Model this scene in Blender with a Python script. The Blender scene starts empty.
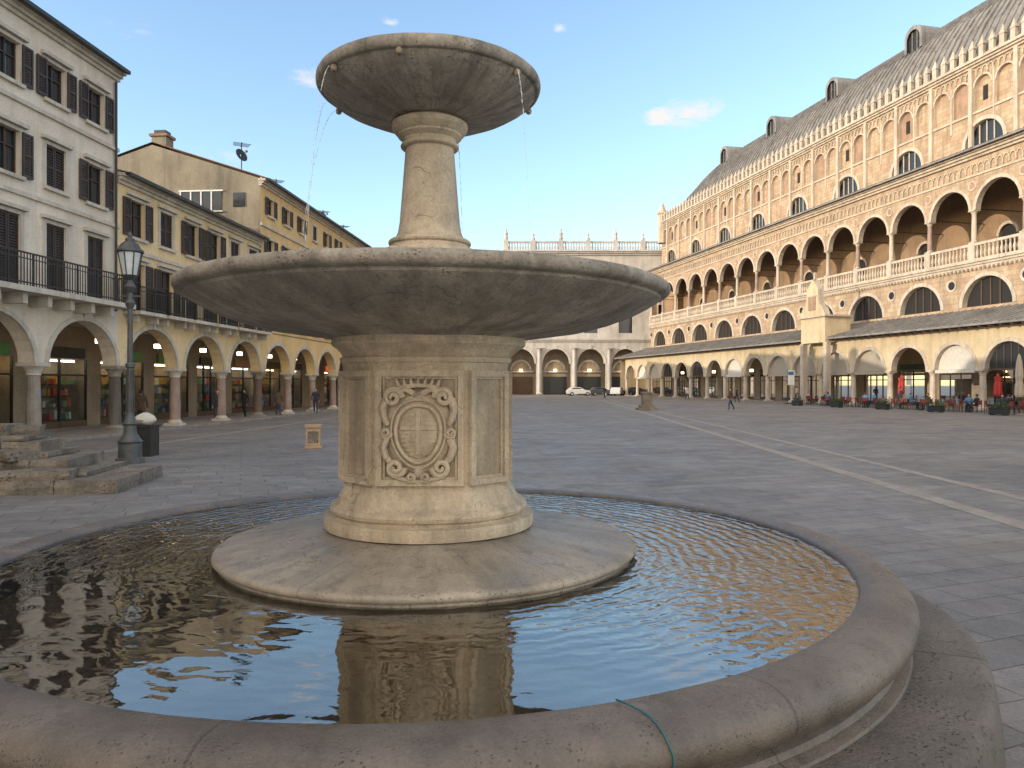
import bpy, bmesh, math, random
from mathutils import Vector, Matrix
random.seed(7)
scene=bpy.context.scene
R=math.radians
SUN_EL=11.5; SUN_AZ=245.0
SKY=0.38; SUN=3.5
# ---------------------------------------------------------------- materials
def nt(name):
    m=bpy.data.materials.new(name); m.use_nodes=True
    t=m.node_tree; b=t.nodes['Principled BSDF']; return m,t,b
def N(t,ty,**k):
    n=t.nodes.new(ty)
    for a,v in k.items(): setattr(n,a,v)
    return n
def ramp(t,src,stops):
    r=N(t,'ShaderNodeValToRGB')
    e=r.color_ramp.elements
    while len(e)<len(stops): e.new(0.5)
    for i,(p,c) in enumerate(stops):
        e[i].position=p; e[i].color=(c[0],c[1],c[2],1) if not isinstance(c,(int,float)) else (c,c,c,1)
    t.links.new(src,r.inputs[0]); return r.outputs[0]
def mixc(t,fac,a,b,mode='MIX'):
    m=N(t,'ShaderNodeMix',data_type='RGBA',blend_type=mode)
    if isinstance(fac,(int,float)): m.inputs[0].default_value=fac
    else: t.links.new(fac,m.inputs[0])
    for s,i in ((a,6),(b,7)):
        if isinstance(s,tuple): m.inputs[i].default_value=(*s,1)
        else: t.links.new(s,m.inputs[i])
    return m.outputs[2]
def math_(t,op,a,b=None,c=None):
    m=N(t,'ShaderNodeMath',operation=op)
    for i,s in enumerate((a,b,c)):
        if s is None: continue
        if isinstance(s,(int,float)): m.inputs[i].default_value=s
        else: t.links.new(s,m.inputs[i])
    return m.outputs[0]
def noise(t,scale,detail=6,rough=0.6,stretch=None,dist=0.0,polar=None):
    tc=N(t,'ShaderNodeTexCoord'); mp=N(t,'ShaderNodeMapping')
    if stretch: mp.inputs['Scale'].default_value=stretch
    src=tc.outputs['Object']
    if polar:
        sx=N(t,'ShaderNodeSeparateXYZ'); t.links.new(src,sx.inputs[0]); cx=N(t,'ShaderNodeCombineXYZ')
        ln=N(t,'ShaderNodeVectorMath',operation='LENGTH'); c2=N(t,'ShaderNodeCombineXYZ')
        t.links.new(sx.outputs[0],c2.inputs[0]); t.links.new(sx.outputs[1],c2.inputs[1]); t.links.new(c2.outputs[0],ln.inputs[0])
        nv=N(t,'ShaderNodeVectorMath',operation='NORMALIZE'); t.links.new(c2.outputs[0],nv.inputs[0])
        sp=N(t,'ShaderNodeSeparateXYZ'); t.links.new(nv.outputs[0],sp.inputs[0])
        t.links.new(math_(t,'MULTIPLY',sp.outputs[0],polar[0]),cx.inputs[0]); t.links.new(math_(t,'MULTIPLY',sp.outputs[1],polar[0]),cx.inputs[1])
        t.links.new(math_(t,'MULTIPLY_ADD',ln.outputs['Value'],polar[1],math_(t,'MULTIPLY',sx.outputs[2],polar[2])),cx.inputs[2])
        src=cx.outputs[0]
    t.links.new(src,mp.inputs[0])
    n=N(t,'ShaderNodeTexNoise'); n.inputs['Scale'].default_value=scale; n.inputs['Detail'].default_value=detail
    n.inputs['Roughness'].default_value=rough; n.inputs['Distortion'].default_value=dist
    t.links.new(mp.outputs[0],n.inputs[0]); return n.outputs[0]
def bump(t,b,h,strength,dist=0.02):
    n=N(t,'ShaderNodeBump'); n.inputs['Strength'].default_value=strength; n.inputs['Distance'].default_value=dist
    t.links.new(h,n.inputs['Height']); t.links.new(n.outputs[0],b.inputs['Normal'])
def surf(name,c1,c2,scale=1.5,rough=0.85,bs=0.4,bscale=30,streak=0.0,sc=(0.1,0.09,0.08),metal=0,bd=0.01,joints=0,jw=0.012,spots=0,polar=None,pits=0,joff=.37,brick=None,rv=0.12,third=None,cracks=0):
    m,t,b=nt(name)
    col=ramp(t,noise(t,scale,8,0.65),[(0.32,c2),(0.68,c1)])
    f=noise(t,bscale,6,0.7)
    if third: col=mixc(t,math_(t,'MULTIPLY',ramp(t,noise(t,third[1],5,.6),[(.45,0.0),(.62,1.0)]),third[2]),col,third[0])
    col=mixc(t,0.4,col,mixc(t,1.0,col,ramp(t,f,[(0.3,0.4),(0.62,1.1)]),'MULTIPLY'))
    if brick:
        tc=N(t,'ShaderNodeTexCoord'); sx=N(t,'ShaderNodeSeparateXYZ'); t.links.new(tc.outputs['Object'],sx.inputs[0]); cb=N(t,'ShaderNodeCombineXYZ')
        t.links.new(sx.outputs[1],cb.inputs[0]); t.links.new(sx.outputs[2],cb.inputs[1])
        br=N(t,'ShaderNodeTexBrick'); t.links.new(cb.outputs[0],br.inputs[0]); br.inputs['Scale'].default_value=1; br.inputs['Brick Width'].default_value=brick[1]; br.inputs['Row Height'].default_value=brick[2]
        br.inputs['Mortar Size'].default_value=brick[3]; br.inputs['Color1'].default_value=(1,1,1,1); br.inputs['Color2'].default_value=(.76,.69,.62,1); br.inputs['Mortar'].default_value=(.55,.5,.45,1)
        col=mixc(t,.85,col,mixc(t,1.0,col,br.outputs[0],'MULTIPLY'))
    if streak>0:
        if polar: s=noise(t,1.0,8,0.68,polar=polar)
        else: s=noise(t,1.0,7,0.65,stretch=(scale*3,scale*3,scale*0.35))
        s=ramp(t,s,[(0.45,0.0),(0.66,1.0)])
        col=mixc(t,math_(t,'MULTIPLY',s,streak),col,sc)
    if spots>0:
        s=ramp(t,noise(t,scale*5,5,0.6),[(0.55,0.0),(0.66,1.0)])
        col=mixc(t,math_(t,'MULTIPLY',s,spots),col,sc)
    h=f
    if cracks:
        vo=N(t,'ShaderNodeTexVoronoi',feature='DISTANCE_TO_EDGE'); tc=N(t,'ShaderNodeTexCoord'); wn=N(t,'ShaderNodeTexNoise'); wn.inputs['Scale'].default_value=4; wn.inputs['Detail'].default_value=5
        t.links.new(tc.outputs['Object'],wn.inputs[0]); vm=N(t,'ShaderNodeVectorMath',operation='MULTIPLY_ADD'); t.links.new(wn.outputs[1],vm.inputs[0]); vm.inputs[1].default_value=(.5,.5,.5); t.links.new(tc.outputs['Object'],vm.inputs[2])
        t.links.new(vm.outputs[0],vo.inputs[0]); vo.inputs['Scale'].default_value=cracks
        p=ramp(t,vo.outputs[0],[(0.0,1.0),(0.007,0.0)]); p=math_(t,'MULTIPLY',p,ramp(t,noise(t,1.6,3,.5),[(.54,0.0),(.6,1.0)]))
        col=mixc(t,math_(t,'MULTIPLY',p,.5),col,(0.06,0.05,0.04)); h=math_(t,'SUBTRACT',h,math_(t,'MULTIPLY',p,.6))
    if pits:
        vo=N(t,'ShaderNodeTexVoronoi'); tc=N(t,'ShaderNodeTexCoord'); t.links.new(tc.outputs['Object'],vo.inputs[0]); vo.inputs['Scale'].default_value=pits
        p=ramp(t,vo.outputs[0],[(0.12,1.0),(0.3,0.0)])
        p=math_(t,'MULTIPLY',p,ramp(t,noise(t,pits*.15,3,.5),[(.5,0.0),(.6,1.0)]))
        col=mixc(t,math_(t,'MULTIPLY',p,.5),col,(0.06,0.05,0.04)); h=math_(t,'SUBTRACT',h,p)
    if joints:
        tc=N(t,'ShaderNodeTexCoord'); sx=N(t,'ShaderNodeSeparateXYZ'); t.links.new(tc.outputs['Object'],sx.inputs[0])
        th=math_(t,'ARCTAN2',sx.outputs[1],sx.outputs[0])
        fr=math_(t,'FRACT',math_(t,'MULTIPLY_ADD',th,joints/(2*math.pi),20+joff))
        a=math_(t,'ABSOLUTE',math_(t,'SUBTRACT',fr,0.5))
        j=math_(t,'LESS_THAN',a,jw*joints/(2*math.pi)/6)
        col=mixc(t,math_(t,'MULTIPLY',j,0.6),col,(0.05,0.04,0.035))
        h=math_(t,'SUBTRACT',h,math_(t,'MULTIPLY',j,1.0))
    t.links.new(col,b.inputs['Base Color'])
    t.links.new(ramp(t,noise(t,scale*2,4,0.6),[(0.3,max(0,rough-rv)),(0.7,min(1,rough+rv))]),b.inputs['Roughness'])
    b.inputs['Metallic'].default_value=metal
    if bs>0: bump(t,b,h,bs,bd)
    return m
def flat(name,c,rough=0.5,metal=0,emit=None,es=0):
    m,t,b=nt(name); b.inputs['Roughness'].default_value=rough; b.inputs['Metallic'].default_value=metal
    col=mixc(t,1.0,c,ramp(t,noise(t,6,4),[(0.3,0.8),(0.7,1.0)]),'MULTIPLY'); t.links.new(col,b.inputs['Base Color'])
    if emit: b.inputs['Emission Color'].default_value=(*emit,1); b.inputs['Emission Strength'].default_value=es
    return m
M={}
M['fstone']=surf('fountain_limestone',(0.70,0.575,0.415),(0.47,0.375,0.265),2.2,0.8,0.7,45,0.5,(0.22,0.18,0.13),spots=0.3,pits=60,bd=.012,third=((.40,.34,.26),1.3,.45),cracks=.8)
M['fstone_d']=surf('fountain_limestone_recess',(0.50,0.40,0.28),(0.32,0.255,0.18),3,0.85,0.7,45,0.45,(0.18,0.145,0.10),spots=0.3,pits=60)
M['fbowl']=surf('bowl_stone',(0.53,0.465,0.38),(0.30,0.26,0.215),2.5,0.8,0.9,40,0.75,(0.125,0.108,0.088),spots=0.45,polar=(7,1.2,1.5),pits=45,bd=.012,third=((.20,.175,.145),1.6,.6),cracks=.8)
M['fdisc']=surf('fountain_disc_stone',(0.45,0.38,0.295),(0.23,0.195,0.155),1.6,0.42,0.6,45,0.5,(0.13,0.11,0.09),spots=0.4,joints=6,jw=0.010,polar=(6,1.5,1),pits=40,joff=.38,rv=.25,cracks=.8)
M['rim']=surf('trachyte_rim',(0.22,0.175,0.14),(0.105,0.086,0.07),1.8,0.36,0.8,70,0.35,(0.065,0.054,0.045),spots=0.35,joints=9,jw=0.012,bd=0.008,polar=(16,3,3),pits=55,joff=.95,rv=.16)
M['step']=surf('trachyte_step',(0.25,0.21,0.17),(0.13,0.11,0.09),1.5,0.65,1.0,35,0,spots=0.4,joints=10,jw=0.015,bd=0.03,pits=30,joff=.2,cracks=1.2)
M['poolfloor']=surf('pool_floor',(0.60,0.50,0.35),(0.27,0.225,0.16),1.8,0.8,0.3,20,0,spots=0.5)
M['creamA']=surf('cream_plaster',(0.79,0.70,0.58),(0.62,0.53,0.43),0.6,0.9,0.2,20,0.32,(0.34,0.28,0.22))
M['yellowB']=surf('yellow_plaster',(0.82,0.63,0.36),(0.67,0.50,0.28),0.6,0.9,0.2,20,0.25,(0.34,0.25,0.15))
M['ochreC']=surf('ochre_plaster',(0.80,0.56,0.25),(0.64,0.44,0.2),0.6,0.9,0.2,20,0.25,(0.3,0.22,0.14))
M['greyC']=surf('grey_render',(0.33,0.29,0.22),(0.175,0.155,0.12),0.5,0.95,0.3,15,0.6,(0.09,0.08,0.065))
M['trim']=surf('white_stone_trim',(0.66,0.60,0.51),(0.46,0.41,0.34),1.2,0.85,0.3,25,0.35,(0.2,0.18,0.15))
M['colstone']=surf('column_stone',(0.36,0.31,0.26),(0.20,0.175,0.15),1.6,0.8,0.3,25,0.4)
M['redcol']=surf('red_column_stone',(0.42,0.30,0.24),(0.26,0.18,0.145),1.6,0.8,0.3,25,0.3)
M['palace']=surf('palace_stone',(0.66,0.52,0.36),(0.42,0.31,0.205),0.9,0.9,0.4,9,0.5,(0.19,0.145,0.105),spots=.3,brick=(0,.9,.42,.02),third=((.54,.36,.26),.35,.5))
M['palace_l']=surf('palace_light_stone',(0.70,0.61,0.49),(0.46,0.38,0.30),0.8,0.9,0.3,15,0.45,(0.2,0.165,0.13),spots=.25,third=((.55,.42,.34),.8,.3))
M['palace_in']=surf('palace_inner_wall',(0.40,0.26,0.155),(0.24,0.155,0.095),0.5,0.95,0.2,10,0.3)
M['palace_b']=surf('palace_brick',(0.48,0.31,0.21),(0.31,0.20,0.135),1.2,0.95,0.3,14,0.3,spots=.2)
M['yarc']=surf('arcade_yellow',(0.70,0.57,0.37),(0.52,0.41,0.26),0.6,0.9,0.25,15,0.35,(0.25,0.19,0.12))
M['lead']=surf('lead_roof',(0.34,0.325,0.31),(0.20,0.188,0.178),0.5,0.5,0.3,8,0.65,(0.115,0.105,0.096),spots=.3)
M['tile']=surf('terracotta_tiles',(0.33,0.2,0.12),(0.2,0.12,0.08),3,0.9,0.6,12,0)
M['shutter']=surf('brown_shutter',(0.06,0.04,0.032),(0.035,0.025,0.02),3,0.6,0.2,30)
M['iron']=surf('dark_iron',(0.03,0.032,0.032),(0.015,0.016,0.016),5,0.5,0.2,40)
M['lampiron']=surf('lamp_iron',(0.10,0.105,0.105),(0.05,0.053,0.053),5,0.5,0.3,40)
M['wood']=surf('wood_beam',(0.14,0.085,0.05),(0.08,0.05,0.03),3,0.8,0.3,20)
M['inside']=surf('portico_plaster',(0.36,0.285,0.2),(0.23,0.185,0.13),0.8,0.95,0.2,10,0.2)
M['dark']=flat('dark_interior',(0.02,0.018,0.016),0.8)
M['far']=surf('far_white_stone',(0.62,0.59,0.55),(0.43,0.40,0.37),0.4,0.9,0.2,6,0.4,(0.2,0.19,0.18))
M['bench']=surf('weathered_slab',(0.34,0.28,0.215),(0.13,0.11,0.088),1.8,0.85,1.0,16,0.35,(0.06,0.052,0.045),spots=0.5,bd=0.05,pits=14)
M['tan']=surf('tan_stone',(0.46,0.33,0.21),(0.30,0.215,0.14),4,0.85,0.4,30)
M['white']=flat('white_paint',(0.75,0.75,0.73),0.5)
M['red']=flat('red_fabric',(0.42,0.04,0.03),0.8)
M['dred']=flat('faded_red_rattan',(0.22,0.045,0.035),0.8)
M['blue']=flat('blue_tarp',(0.05,0.15,0.3),0.6)
M['canvas']=flat('canvas_white',(0.62,0.58,0.50),0.9)
M['beige']=flat('beige_fabric',(0.42,0.36,0.28),0.9)
M['green']=flat('dark_green_paint',(0.02,0.06,0.035),0.5)
M['leaf']=surf('leaves',(0.08,0.13,0.04),(0.03,0.06,0.02),8,0.6,0,10)
M['skin']=flat('skin',(0.5,0.3,0.21),0.6)
M['hair']=flat('hair',(0.03,0.02,0.015),0.7)
M['coat']=flat('dark_coat',(0.03,0.032,0.045),0.85)
M['coat2']=flat('brown_coat',(0.10,0.06,0.04),0.85)
M['jeans']=flat('jeans',(0.04,0.055,0.09),0.85)
M['shoe']=flat('shoe_leather',(0.02,0.018,0.015),0.5)
M['tyre']=flat('tyre_rubber',(0.02,0.02,0.02),0.9)
M['chrome']=flat('hub_metal',(0.5,0.5,0.5),0.3,1)
M['carwhite']=flat('car_white',(0.6,0.6,0.6),0.25)
M['cardark']=flat('car_dark',(0.06,0.07,0.09),0.25)
M['teal']=flat('teal_cord',(0.03,0.13,0.15),0.6)
M['glow']=flat('shop_lamp',(0.9,0.8,0.6),0.5,0,(1.0,0.72,0.4),9)
M['glow2']=flat('shop_lamp_cool',(0.9,0.85,0.8),0.5,0,(1.0,0.9,0.75),9)
M['sred']=flat('lit_red_sign',(0.6,0.04,0.02),0.5,0,(1.0,0.08,0.03),0.6)
M['frost']=flat('frosted_glass',(0.62,0.66,0.68),0.25)
for i,c in enumerate([(0.5,0.06,0.04),(0.6,0.34,0.06),(0.06,0.18,0.34),(0.6,0.56,0.48),(0.12,0.28,0.1),(0.36,0.19,0.09)]):
    M['g%d'%i]=flat('goods_%d'%i,c,0.6)
m,t,b=nt('window_glass'); b.inputs['Base Color'].default_value=(0.03,0.035,0.04,1); b.inputs['Roughness'].default_value=0.08
bump(t,b,noise(t,1.2,2),0.15,0.05); M['glass']=m
def clearglass(name,ior,tint):
    m=bpy.data.materials.new(name); m.use_nodes=True; t=m.node_tree; t.nodes.clear()
    o=N(t,'ShaderNodeOutputMaterial'); mx=N(t,'ShaderNodeMixShader'); tr=N(t,'ShaderNodeBsdfTransparent'); gl=N(t,'ShaderNodeBsdfGlossy'); fr=N(t,'ShaderNodeFresnel')
    fr.inputs[0].default_value=ior; tr.inputs[0].default_value=(*tint,1); gl.inputs['Roughness'].default_value=0.02
    t.links.new(fr.outputs[0],mx.inputs[0]); t.links.new(tr.outputs[0],mx.inputs[1]); t.links.new(gl.outputs[0],mx.inputs[2]); t.links.new(mx.outputs[0],o.inputs[0])
    return m,t,fr,gl,tr,mx
M['shopglass']=clearglass('shop_glass',1.5,(0.85,0.9,0.88))[0]
m,t,fr,gl,tr,mx=clearglass('water',3.4,(0.92,0.90,0.82))
M['water']=m; gl.inputs['Color'].default_value=(1,.985,.95,1)
tc=N(t,'ShaderNodeTexCoord')
def wtex(scale,dist,det,ds):
    w=N(t,'ShaderNodeTexWave',wave_type='RINGS',rings_direction='Z'); w.inputs['Scale'].default_value=scale; w.inputs['Distortion'].default_value=dist
    w.inputs['Detail'].default_value=det; w.inputs['Detail Scale'].default_value=ds; t.links.new(tc.outputs['Object'],w.inputs[0]); return w.outputs[1]
w1=wtex(2.7,5.5,2,2.0)
n1=noise(t,8,3,0.5,dist=0.6); n2=noise(t,1.8,2,0.5)
sx=N(t,'ShaderNodeSeparateXYZ'); t.links.new(tc.outputs['Object'],sx.inputs[0])
msk=N(t,'ShaderNodeMapRange'); t.links.new(math_(t,'MULTIPLY_ADD',sx.outputs[0],.5,sx.outputs[1]),msk.inputs[0]); msk.inputs[1].default_value=-2.2; msk.inputs[2].default_value=0.8; msk.inputs[3].default_value=0.04; msk.inputs[4].default_value=.85
h=math_(t,'ADD',math_(t,'MULTIPLY',w1,0.5),math_(t,'MULTIPLY',n1,0.7))
h=math_(t,'ADD',math_(t,'MULTIPLY',h,msk.outputs[0]),math_(t,'MULTIPLY',n2,0.6))
bn=N(t,'ShaderNodeBump'); bn.inputs['Strength'].default_value=0.5; bn.inputs['Distance'].default_value=0.032
t.links.new(h,bn.inputs['Height']); t.links.new(bn.outputs[0],fr.inputs['Normal']); t.links.new(bn.outputs[0],gl.inputs['Normal'])
m=bpy.data.materials.new('water_jet'); m.use_nodes=True; t=m.node_tree; t.nodes.clear()
o=N(t,'ShaderNodeOutputMaterial'); mx=N(t,'ShaderNodeMixShader'); tr=N(t,'ShaderNodeBsdfTransparent'); df=N(t,'ShaderNodeBsdfDiffuse'); df.inputs[0].default_value=(.85,.88,.9,1)
mx.inputs[0].default_value=.45; t.links.new(tr.outputs[0],mx.inputs[1]); t.links.new(df.outputs[0],mx.inputs[2]); t.links.new(mx.outputs[0],o.inputs[0]); M['jet']=m
# paving
m,t,b=nt('trachyte_paving')
tc=N(t,'ShaderNodeTexCoord'); mp=N(t,'ShaderNodeMapping'); mp.inputs['Rotation'].default_value=(0,0,R(-20)); t.links.new(tc.outputs['Object'],mp.inputs[0])
wn=N(t,'ShaderNodeTexNoise'); wn.inputs['Scale'].default_value=.7; t.links.new(tc.outputs['Object'],wn.inputs[0])
vm=N(t,'ShaderNodeVectorMath',operation='MULTIPLY_ADD'); t.links.new(wn.outputs[1],vm.inputs[0]); vm.inputs[1].default_value=(.10,.10,0); t.links.new(mp.outputs[0],vm.inputs[2])
br=N(t,'ShaderNodeTexBrick'); t.links.new(vm.outputs[0],br.inputs[0]); br.offset=0.43; br.squash=1.35; br.squash_frequency=3
br.inputs['Scale'].default_value=1.0; br.inputs['Brick Width'].default_value=0.85; br.inputs['Row Height'].default_value=0.42; br.inputs['Mortar Size'].default_value=.009; br.inputs['Mortar Smooth'].default_value=0.5
for n_,c in (('Color1',(0.262,0.24,0.217)),('Color2',(0.198,0.182,0.167)),('Mortar',(0.115,0.104,0.094))): br.inputs[n_].default_value=(*c,1)
big=ramp(t,noise(t,0.22,6,0.6),[(0.3,0.76),(0.7,1.2)])
c=mixc(t,1.0,br.outputs[0],big,'MULTIPLY')
c=mixc(t,1.0,c,ramp(t,noise(t,3,8,0.7),[(0.3,0.66),(0.7,1.14)]),'MULTIPLY')
c=mixc(t,.7,c,mixc(t,1.0,c,ramp(t,noise(t,40,5,0.75),[(0.35,0.5),(0.6,1.1)]),'MULTIPLY'))
c=mixc(t,math_(t,'MULTIPLY',ramp(t,noise(t,0.5,4,0.6),[(0.52,0.0),(0.7,1.0)]),0.35),c,(0.26,0.205,0.155))
t.links.new(c,b.inputs['Base Color'])
t.links.new(ramp(t,noise(t,0.8,5),[(0.3,0.45),(0.7,0.8)]),b.inputs['Roughness'])
hh=math_(t,'SUBTRACT',math_(t,'ADD',math_(t,'MULTIPLY',noise(t,25,5,0.7),0.4),math_(t,'MULTIPLY',noise(t,3,3,0.5),.8)),br.outputs[1]); bump(t,b,hh,0.7,0.015)
M['paving']=m
M['band']=surf('light_stone_band',(0.40,0.335,0.27),(0.24,0.20,0.165),2.5,0.7,0.4,30,0,spots=0.4)
# ---------------------------------------------------------------- mesh builder
class MB:
    def __init__(s): s.v=[];s.f=[];s.m=[];s.mats=[]
    def mi(s,k):
        if k not in s.mats: s.mats.append(k)
        return s.mats.index(k)
    def face(s,pts,k):
        n=len(s.v); s.v.extend([tuple(p) for p in pts]); s.f.append(tuple(range(n,n+len(pts)))); s.m.append(s.mi(k))
    def grid(s,rows,k,close=False):
        n=len(s.v); w=len(rows[0])
        for r in rows: s.v.extend([tuple(p) for p in r])
        i=s.mi(k)
        for a in range(len(rows)-1):
            for c in range(w if close else w-1):
                d=(c+1)%w
                s.f.append((n+a*w+c,n+a*w+d,n+(a+1)*w+d,n+(a+1)*w+c)); s.m.append(i)
    def obj(s,name,parent=None,smooth=None,loc=None,bevel=0):
        me=bpy.data.meshes.new(name); me.from_pydata(s.v,[],s.f)
        for k in s.mats: me.materials.append(M[k])
        me.polygons.foreach_set('material_index',s.m)
        if bevel or smooth is not None:
            bm=bmesh.new(); bm.from_mesh(me); bmesh.ops.remove_doubles(bm,verts=bm.verts,dist=0.0004); bmesh.ops.recalc_face_normals(bm,faces=bm.faces)
            bm.to_mesh(me); bm.free()
        if smooth is not None:
            me.polygons.foreach_set('use_smooth',[True]*len(me.polygons)); me.set_sharp_from_angle(angle=R(smooth))
        me.update()
        o=bpy.data.objects.new(name,me); scene.collection.objects.link(o)
        if parent: o.parent=parent
        if loc: o.location=loc
        if bevel:
            bv=o.modifiers.new('bevel','BEVEL'); bv.width=bevel; bv.segments=2; bv.limit_method='ANGLE'
        return o
def empty(name,loc=(0,0,0)):
    o=bpy.data.objects.new(name,None); o.location=loc; o.empty_display_size=0.2; scene.collection.objects.link(o); return o
class Fr:
    def __init__(s,o,d,b): s.o=o;s.d=d;s.b=b
    def P(s,u,v,z): return (s.o[0]+u*s.d[0]+v*s.b[0], s.o[1]+u*s.d[1]+v*s.b[1], z)
def frot(x,y,a): return Fr((x,y),(math.cos(a),math.sin(a)),(-math.sin(a),math.cos(a)))
W=Fr((0,0),(1,0),(0,1))
def q(mb,F,a,b,c,d,k): mb.face([F.P(*a),F.P(*b),F.P(*c),F.P(*d)],k)
def box(mb,F,u0,u1,v0,v1,z0,z1,k):
    a=[(u0,v0),(u1,v0),(u1,v1),(u0,v1)]
    for i in range(4):
        p=a[i];r=a[(i+1)%4]; q(mb,F,(*p,z0),(*r,z0),(*r,z1),(*p,z1),k)
    q(mb,F,(u0,v0,z1),(u1,v0,z1),(u1,v1,z1),(u0,v1,z1),k); q(mb,F,(u0,v0,z0),(u1,v0,z0),(u1,v1,z0),(u0,v1,z0),k)
def revolve(mb,cx,cy,prof,k,n=12,F=None,cap=True):
    rows=[]
    for r,z in prof:
        rows.append([( cx+r*math.cos(2*math.pi*i/n), cy+r*math.sin(2*math.pi*i/n), z) for i in range(n)])
    mb.grid(rows,k,True)
    if cap: mb.face(rows[-1],k)
def column(mb,F,u,v,z0,z1,r,k,n=12,kc=None):
    x,y,_=F.P(u,v,0); kc=kc or k
    box(mb,F,u-r*1.5,u+r*1.5,v-r*1.5,v+r*1.5,z0,z0+r*0.5,kc)
    revolve(mb,x,y,[(r*1.4,z0+r*0.5),(r*1.45,z0+r*.7),(r*1.15,z0+r),(r*1.03,z0+r*1.2)],kc,n)
    revolve(mb,x,y,[(r*1.03,z0+r*1.2),(r*1.02,z0+(z1-z0)*.4),(r*.88,z1-r*1.9)],k,n)
    revolve(mb,x,y,[(r*.88,z1-r*1.9),(r*1.05,z1-r*1.8),(r*.95,z1-r*1.6),(r*1.15,z1-r*1.1),(r*1.5,z1-r*.55)],kc,n)
    box(mb,F,u-r*1.55,u+r*1.55,v-r*1.55,v+r*1.55,z1-r*.55,z1,kc)
def wall(mb,F,u0,u1,z0,z1,v,ops,th,k,kr=None,na=14):
    kr=kr or k; c=u0
    for o in sorted(ops):
        uc,hw,zb,zs,arch=o
        l=uc-hw;r=uc+hw
        if l>c+1e-4: q(mb,F,(c,v,z0),(l,v,z0),(l,v,z1),(c,v,z1),k)
        if zb>z0+1e-4:
            q(mb,F,(l,v,z0),(r,v,z0),(r,v,zb),(l,v,zb),k); q(mb,F,(l,v,zb),(r,v,zb),(r,v+th,zb),(l,v+th,zb),kr)
        for s in (l,r):
            if zs>zb+1e-4: q(mb,F,(s,v,zb),(s,v+th,zb),(s,v+th,zs),(s,v,zs),kr)
        if arch:
            pts=[(uc-hw*math.cos(math.pi*i/na),zs+arch*hw*math.sin(math.pi*i/na)) for i in range(na+1)]
        else: pts=[(l,zs),(r,zs)]
        for a,b in zip(pts,pts[1:]):
            q(mb,F,(a[0],v,a[1]),(b[0],v,b[1]),(b[0],v,z1),(a[0],v,z1),k)
            q(mb,F,(a[0],v,a[1]),(b[0],v,b[1]),(b[0],v+th,b[1]),(a[0],v+th,a[1]),kr)
        c=r
    if c<u1-1e-4: q(mb,F,(c,v,z0),(u1,v,z0),(u1,v,z1),(c,v,z1),k)
def archi(mb,F,uc,hw,zs,v,w,pr,k,na=14,rise=1.0,key=False):
    pi=[];po=[]
    for i in range(na+1):
        a=math.pi*i/na; pi.append((uc-(hw-.01)*math.cos(a),zs+rise*(hw-.01)*math.sin(a))); po.append((uc-(hw+w)*math.cos(a),zs+rise*(hw+w)*math.sin(a)))
    for i in range(na):
        q(mb,F,(pi[i][0],v-pr,pi[i][1]),(pi[i+1][0],v-pr,pi[i+1][1]),(po[i+1][0],v-pr,po[i+1][1]),(po[i][0],v-pr,po[i][1]),k)
        q(mb,F,(po[i][0],v-pr,po[i][1]),(po[i+1][0],v-pr,po[i+1][1]),(po[i+1][0],v+.02,po[i+1][1]),(po[i][0],v+.02,po[i][1]),k)
        q(mb,F,(pi[i][0],v-pr,pi[i][1]),(pi[i+1][0],v-pr,pi[i+1][1]),(pi[i+1][0],v+.02,pi[i+1][1]),(pi[i][0],v+.02,pi[i][1]),k)
    if key: box(mb,F,uc-w*.5,uc+w*.5,v-pr*1.8,v+.02,zs+rise*hw-.03,zs+rise*hw+w*1.5,k)
def lunette(mb,F,uc,hw,zs,v,k,na=14):
    mb.face([F.P(uc-hw*math.cos(math.pi*i/na),v,zs+hw*math.sin(math.pi*i/na)) for i in range(na+1)],k)
def window(wm,F,uc,z0,z1,hw,v,shut=True,trim='trim',sill=True,fk='shutter',closed=False):
    q(wm,F,(uc-hw,v+.2,z0),(uc+hw,v+.2,z0),(uc+hw,v+.2,z1),(uc-hw,v+.2,z1),'glass')
    for a,b in ((uc-hw,uc-hw+.07),(uc+hw-.07,uc+hw),(uc-.035,uc+.035)): box(wm,F,a,b,v+.14,v+.19,z0,z1,fk)
    zz=z0+(z1-z0)*.62
    box(wm,F,uc-hw+.07,uc-.035,v+.145,v+.185,zz,zz+.05,fk); box(wm,F,uc+.035,uc+hw-.07,v+.145,v+.185,zz,zz+.05,fk)
    if sill: box(wm,F,uc-hw-.15,uc+hw+.15,v-.12,v+.1,z0-.12,z0-.003,trim)
    box(wm,F,uc-hw-.16,uc-hw-.003,v-.035,v+.02,z0,z1+.12,trim); box(wm,F,uc+hw+.003,uc+hw+.16,v-.035,v+.02,z0,z1+.12,trim); box(wm,F,uc-hw,uc+hw,v-.035,v+.02,z1+.003,z1+.12,trim)
    if shut:
        for s in (-1,1):
            if closed: a,b=(uc-hw,uc-.01) if s<0 else (uc+.01,uc+hw); va=.04
            else:
                a=uc+s*(hw+.04); b=uc+s*(hw*2+.02); a,b=min(a,b),max(a,b); va=-.1
            box(wm,F,a,a+.06,v+va,v+va+.055,z0,z1,'shutter'); box(wm,F,b-.06,b,v+va,v+va+.055,z0,z1,'shutter')
            for zc in (z0,(z0+z1)/2-.04,z1-.08): box(wm,F,a+.06,b-.06,v+va+.002,v+va+.053,zc,zc+.08,'shutter')
            n=int((z1-z0)/.09)
            for i in range(n):
                zc=z0+.08+i*.09
                if zc>z1-.12: break
                q(wm,F,(a+.05,v+va+.008,zc),(b-.05,v+va+.008,zc),(b-.05,v+va+.048,zc+.085),(a+.05,v+va+.048,zc+.085),'shutter')
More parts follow.
